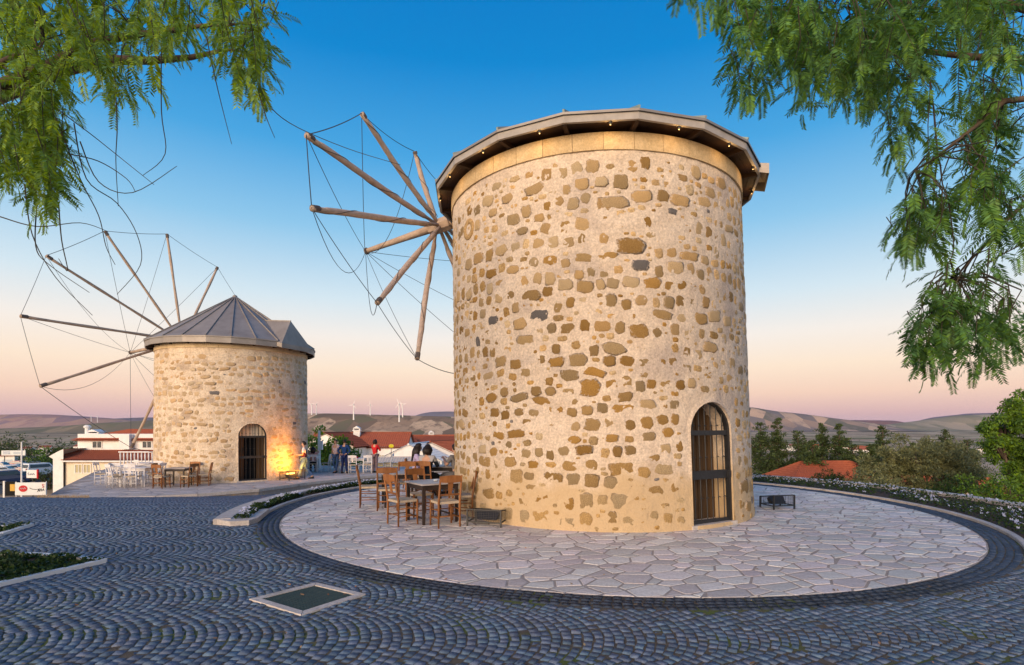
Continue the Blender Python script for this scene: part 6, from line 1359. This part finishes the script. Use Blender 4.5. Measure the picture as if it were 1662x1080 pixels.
Lp = [([(0,0),(415,0),(425,60),(428,130),(385,140),(340,105),(290,120),(250,160),(190,170),(150,215),(140,270),(110,300),(70,320),(30,310),(0,290)], 88, (3.9,5.6), (.3,.6)),
      ([(0,0),(400,0),(380,60),(200,110),(120,200),(60,240),(0,230)], 55, (4.4,6.4), (.35,.6)), ([(0,180),(100,200),(135,270),(120,330),(60,345),(0,325)], 34, (3.8,5), (.3,.45)), ([(380,80),(425,90),(430,170),(390,165)], 12, (4.2,5), (.25,.4))]
loose = [[(262,60,4.4),(262,180,4.4),(268,250,4.4),(232,285,4.4)], [(130,230,4.2),(160,295,4.2),(215,313,4.2),(287,270,4.2)], [(120,200,4.4),(140,290,4.4),(190,330,4.4),(222,380,4.4),(228,430,4.4),(190,478,4.4)], [(40,300,4.3),(52,380,4.3),(90,450,4.3),(150,512,4.3)], [(90,190,4.2),(130,290,4.2),(160,350,4.2),(172,400,4.2),(187,430,4.2)], [(418,110,4.5),(430,160,4.5),(470,200,4.5),(560,240,4.5),(650,268,4.5)], [(335,60,4.4),(350,130,4.4),(362,180,4.4),(376,234,4.4)], [(420,150,4.3),(432,190,4.3),(446,224,4.3)], [(60,330,4.2),(58,400,4.2),(80,430,4.2),(145,475,4.2)], [(60,150,4.3),(110,190,4.3),(150,220,4.3),(200,260,4.3),(250,300,4.3)], [(184,90,4.3),(190,200,4.3),(188,260,4.3),(192,335,4.3)], [(110,250,4.3),(160,262,4.3),(205,290,4.3),(220,312,4.3)], [(410,5,4.6),(440,15,4.6),(460,35,4.6)], [(95,330,4.1),(100,390,4.1),(110,440,4.1),(95,420,4.1)], [(0,352,4.4),(60,368,4.4),(130,362,4.4),(175,376,4.4)]]
pepper(LT, 'pepper tree whose feathery branches hang into the upper left', [([LT, (-6.3,4.4,2.6), (-5.0,4.7,4.6), (-3.4,4.9,5.4), (-2.3,4.9,5.5)], .09), ([(-6.3,4.4,2.6), (-5.4,4.5,4.0), (-4.4,4.6,4.9), (-4.0,4.6,5.1)], .06), ([(-5.0,4.7,4.6), (-4.2,5.6,5.6), (-2.6,5.8,5.8)], .09)], Lp, None, M['leafpepper'], 5, -.12, loose)
Rp = [([(1190,0),(1662,0),(1662,300),(1560,280),(1450,290),(1400,240),(1320,225),(1290,165),(1215,150),(1185,100)], 125, (3.6,5.4), (.3,.6)), ([(1300,0),(1662,0),(1662,230),(1420,210),(1300,120)], 70, (4.4,6.2), (.35,.6)),
      ([(1662,260),(1662,430),(1590,380),(1520,410),(1455,420),(1470,345),(1540,300)], 50, (3.6,4.8), (.25,.42)), ([(1662,400),(1662,560),(1600,600),(1545,625),(1490,600),(1475,535),(1510,470),(1580,430)], 52, (3.5,4.5), (.22,.38)), ([(1095,-30),(1200,-30),(1190,15),(1110,10)], 9, (3.8,4.6), (.2,.35)), ([(1200,60),(1260,60),(1250,160),(1200,165)], 16, (3.8,4.6), (.25,.4))]
loose2 = [[(1662,255,3.9),(1600,300,3.9),(1540,335,3.9),(1500,372,3.9)], [(1662,395,3.9),(1600,430,3.9),(1550,480,3.9),(1530,530,3.9)], [(1540,330,3.8),(1548,400,3.8),(1538,430,3.8)]]
pepper(RT, 'pepper tree whose feathery branches hang into the upper right', [([RT, (7.0,4.5,2.8), (5.6,4.4,4.6), (4.0,4.5,5.4), (2.4,4.5,5.5)], .10), ([(7.0,4.5,2.8), (5.2,4.2,3.9), (3.9,4.0,3.5), (3.3,4.0,2.9)], .045), ([(7.0,4.5,2.8), (5.0,4.1,4.4), (3.7,4.0,4.2), (3.0,4.0,3.7)], .05), ([(5.6,4.4,4.6), (4.4,5.2,5.4), (3.0,5.4,5.6)], .05)], Rp, None, M['leafpepper2'], 6, -.10, loose2)

# fallen leaves and scraps on the ground
V = []; Q = []
for k in range(520):
    x = random.uniform(-9, 9); y = random.uniform(3.6, 13); dx, dy = x-PC[0], y-PC[1]
    if math.hypot(dx, dy) < 3.5 or inpoly(x, y, BEDA): continue
    a = random.random()*6.28; L_ = random.uniform(.012,.034); w = L_*random.uniform(.25,.6); c, s_ = math.cos(a), math.sin(a); z = g(x, y)+.012; b = len(V)
    V += [(x-c*L_, y-s_*L_, z), (x+s_*w, y-c*w, z+.004), (x+c*L_, y+s_*L_, z+random.uniform(0,.012)), (x-s_*w, y+c*w, z+.003)]; Q.append((b,b+1,b+2,b+3))
link('fallen_leaves', arrays_mesh('fallen_leaves', np.array(V), Q, mat('dry_leaf', (.42,.27,.10), (.25,.15,.06), 4, .9, var=.5, hue=.03)), label='dry leaves and scraps lying about on the paving', cat='leaves', kind='stuff')
# ------------------------------------------------------------------ evening air
hb = MB().box((0, 5000, 85), (30000, 16000, 290)).build('haze', None, kind='stuff', label='thin evening haze over the valley', cat='haze'); hb.data.materials.clear()
hm = bpy.data.materials.new('haze'); hm.use_nodes = True; hn = hm.node_tree; hn.nodes.clear(); ho = hn.nodes.new('ShaderNodeOutputMaterial'); hv = hn.nodes.new('ShaderNodeVolumePrincipled'); hv.inputs['Color'].default_value = (.86,.80,.86,1); hv.inputs['Density'].default_value = 2.2e-5; hv.inputs['Anisotropy'].default_value = .1
hn.links.new(hv.outputs[0], ho.inputs['Volume']); hb.data.materials.append(hm)
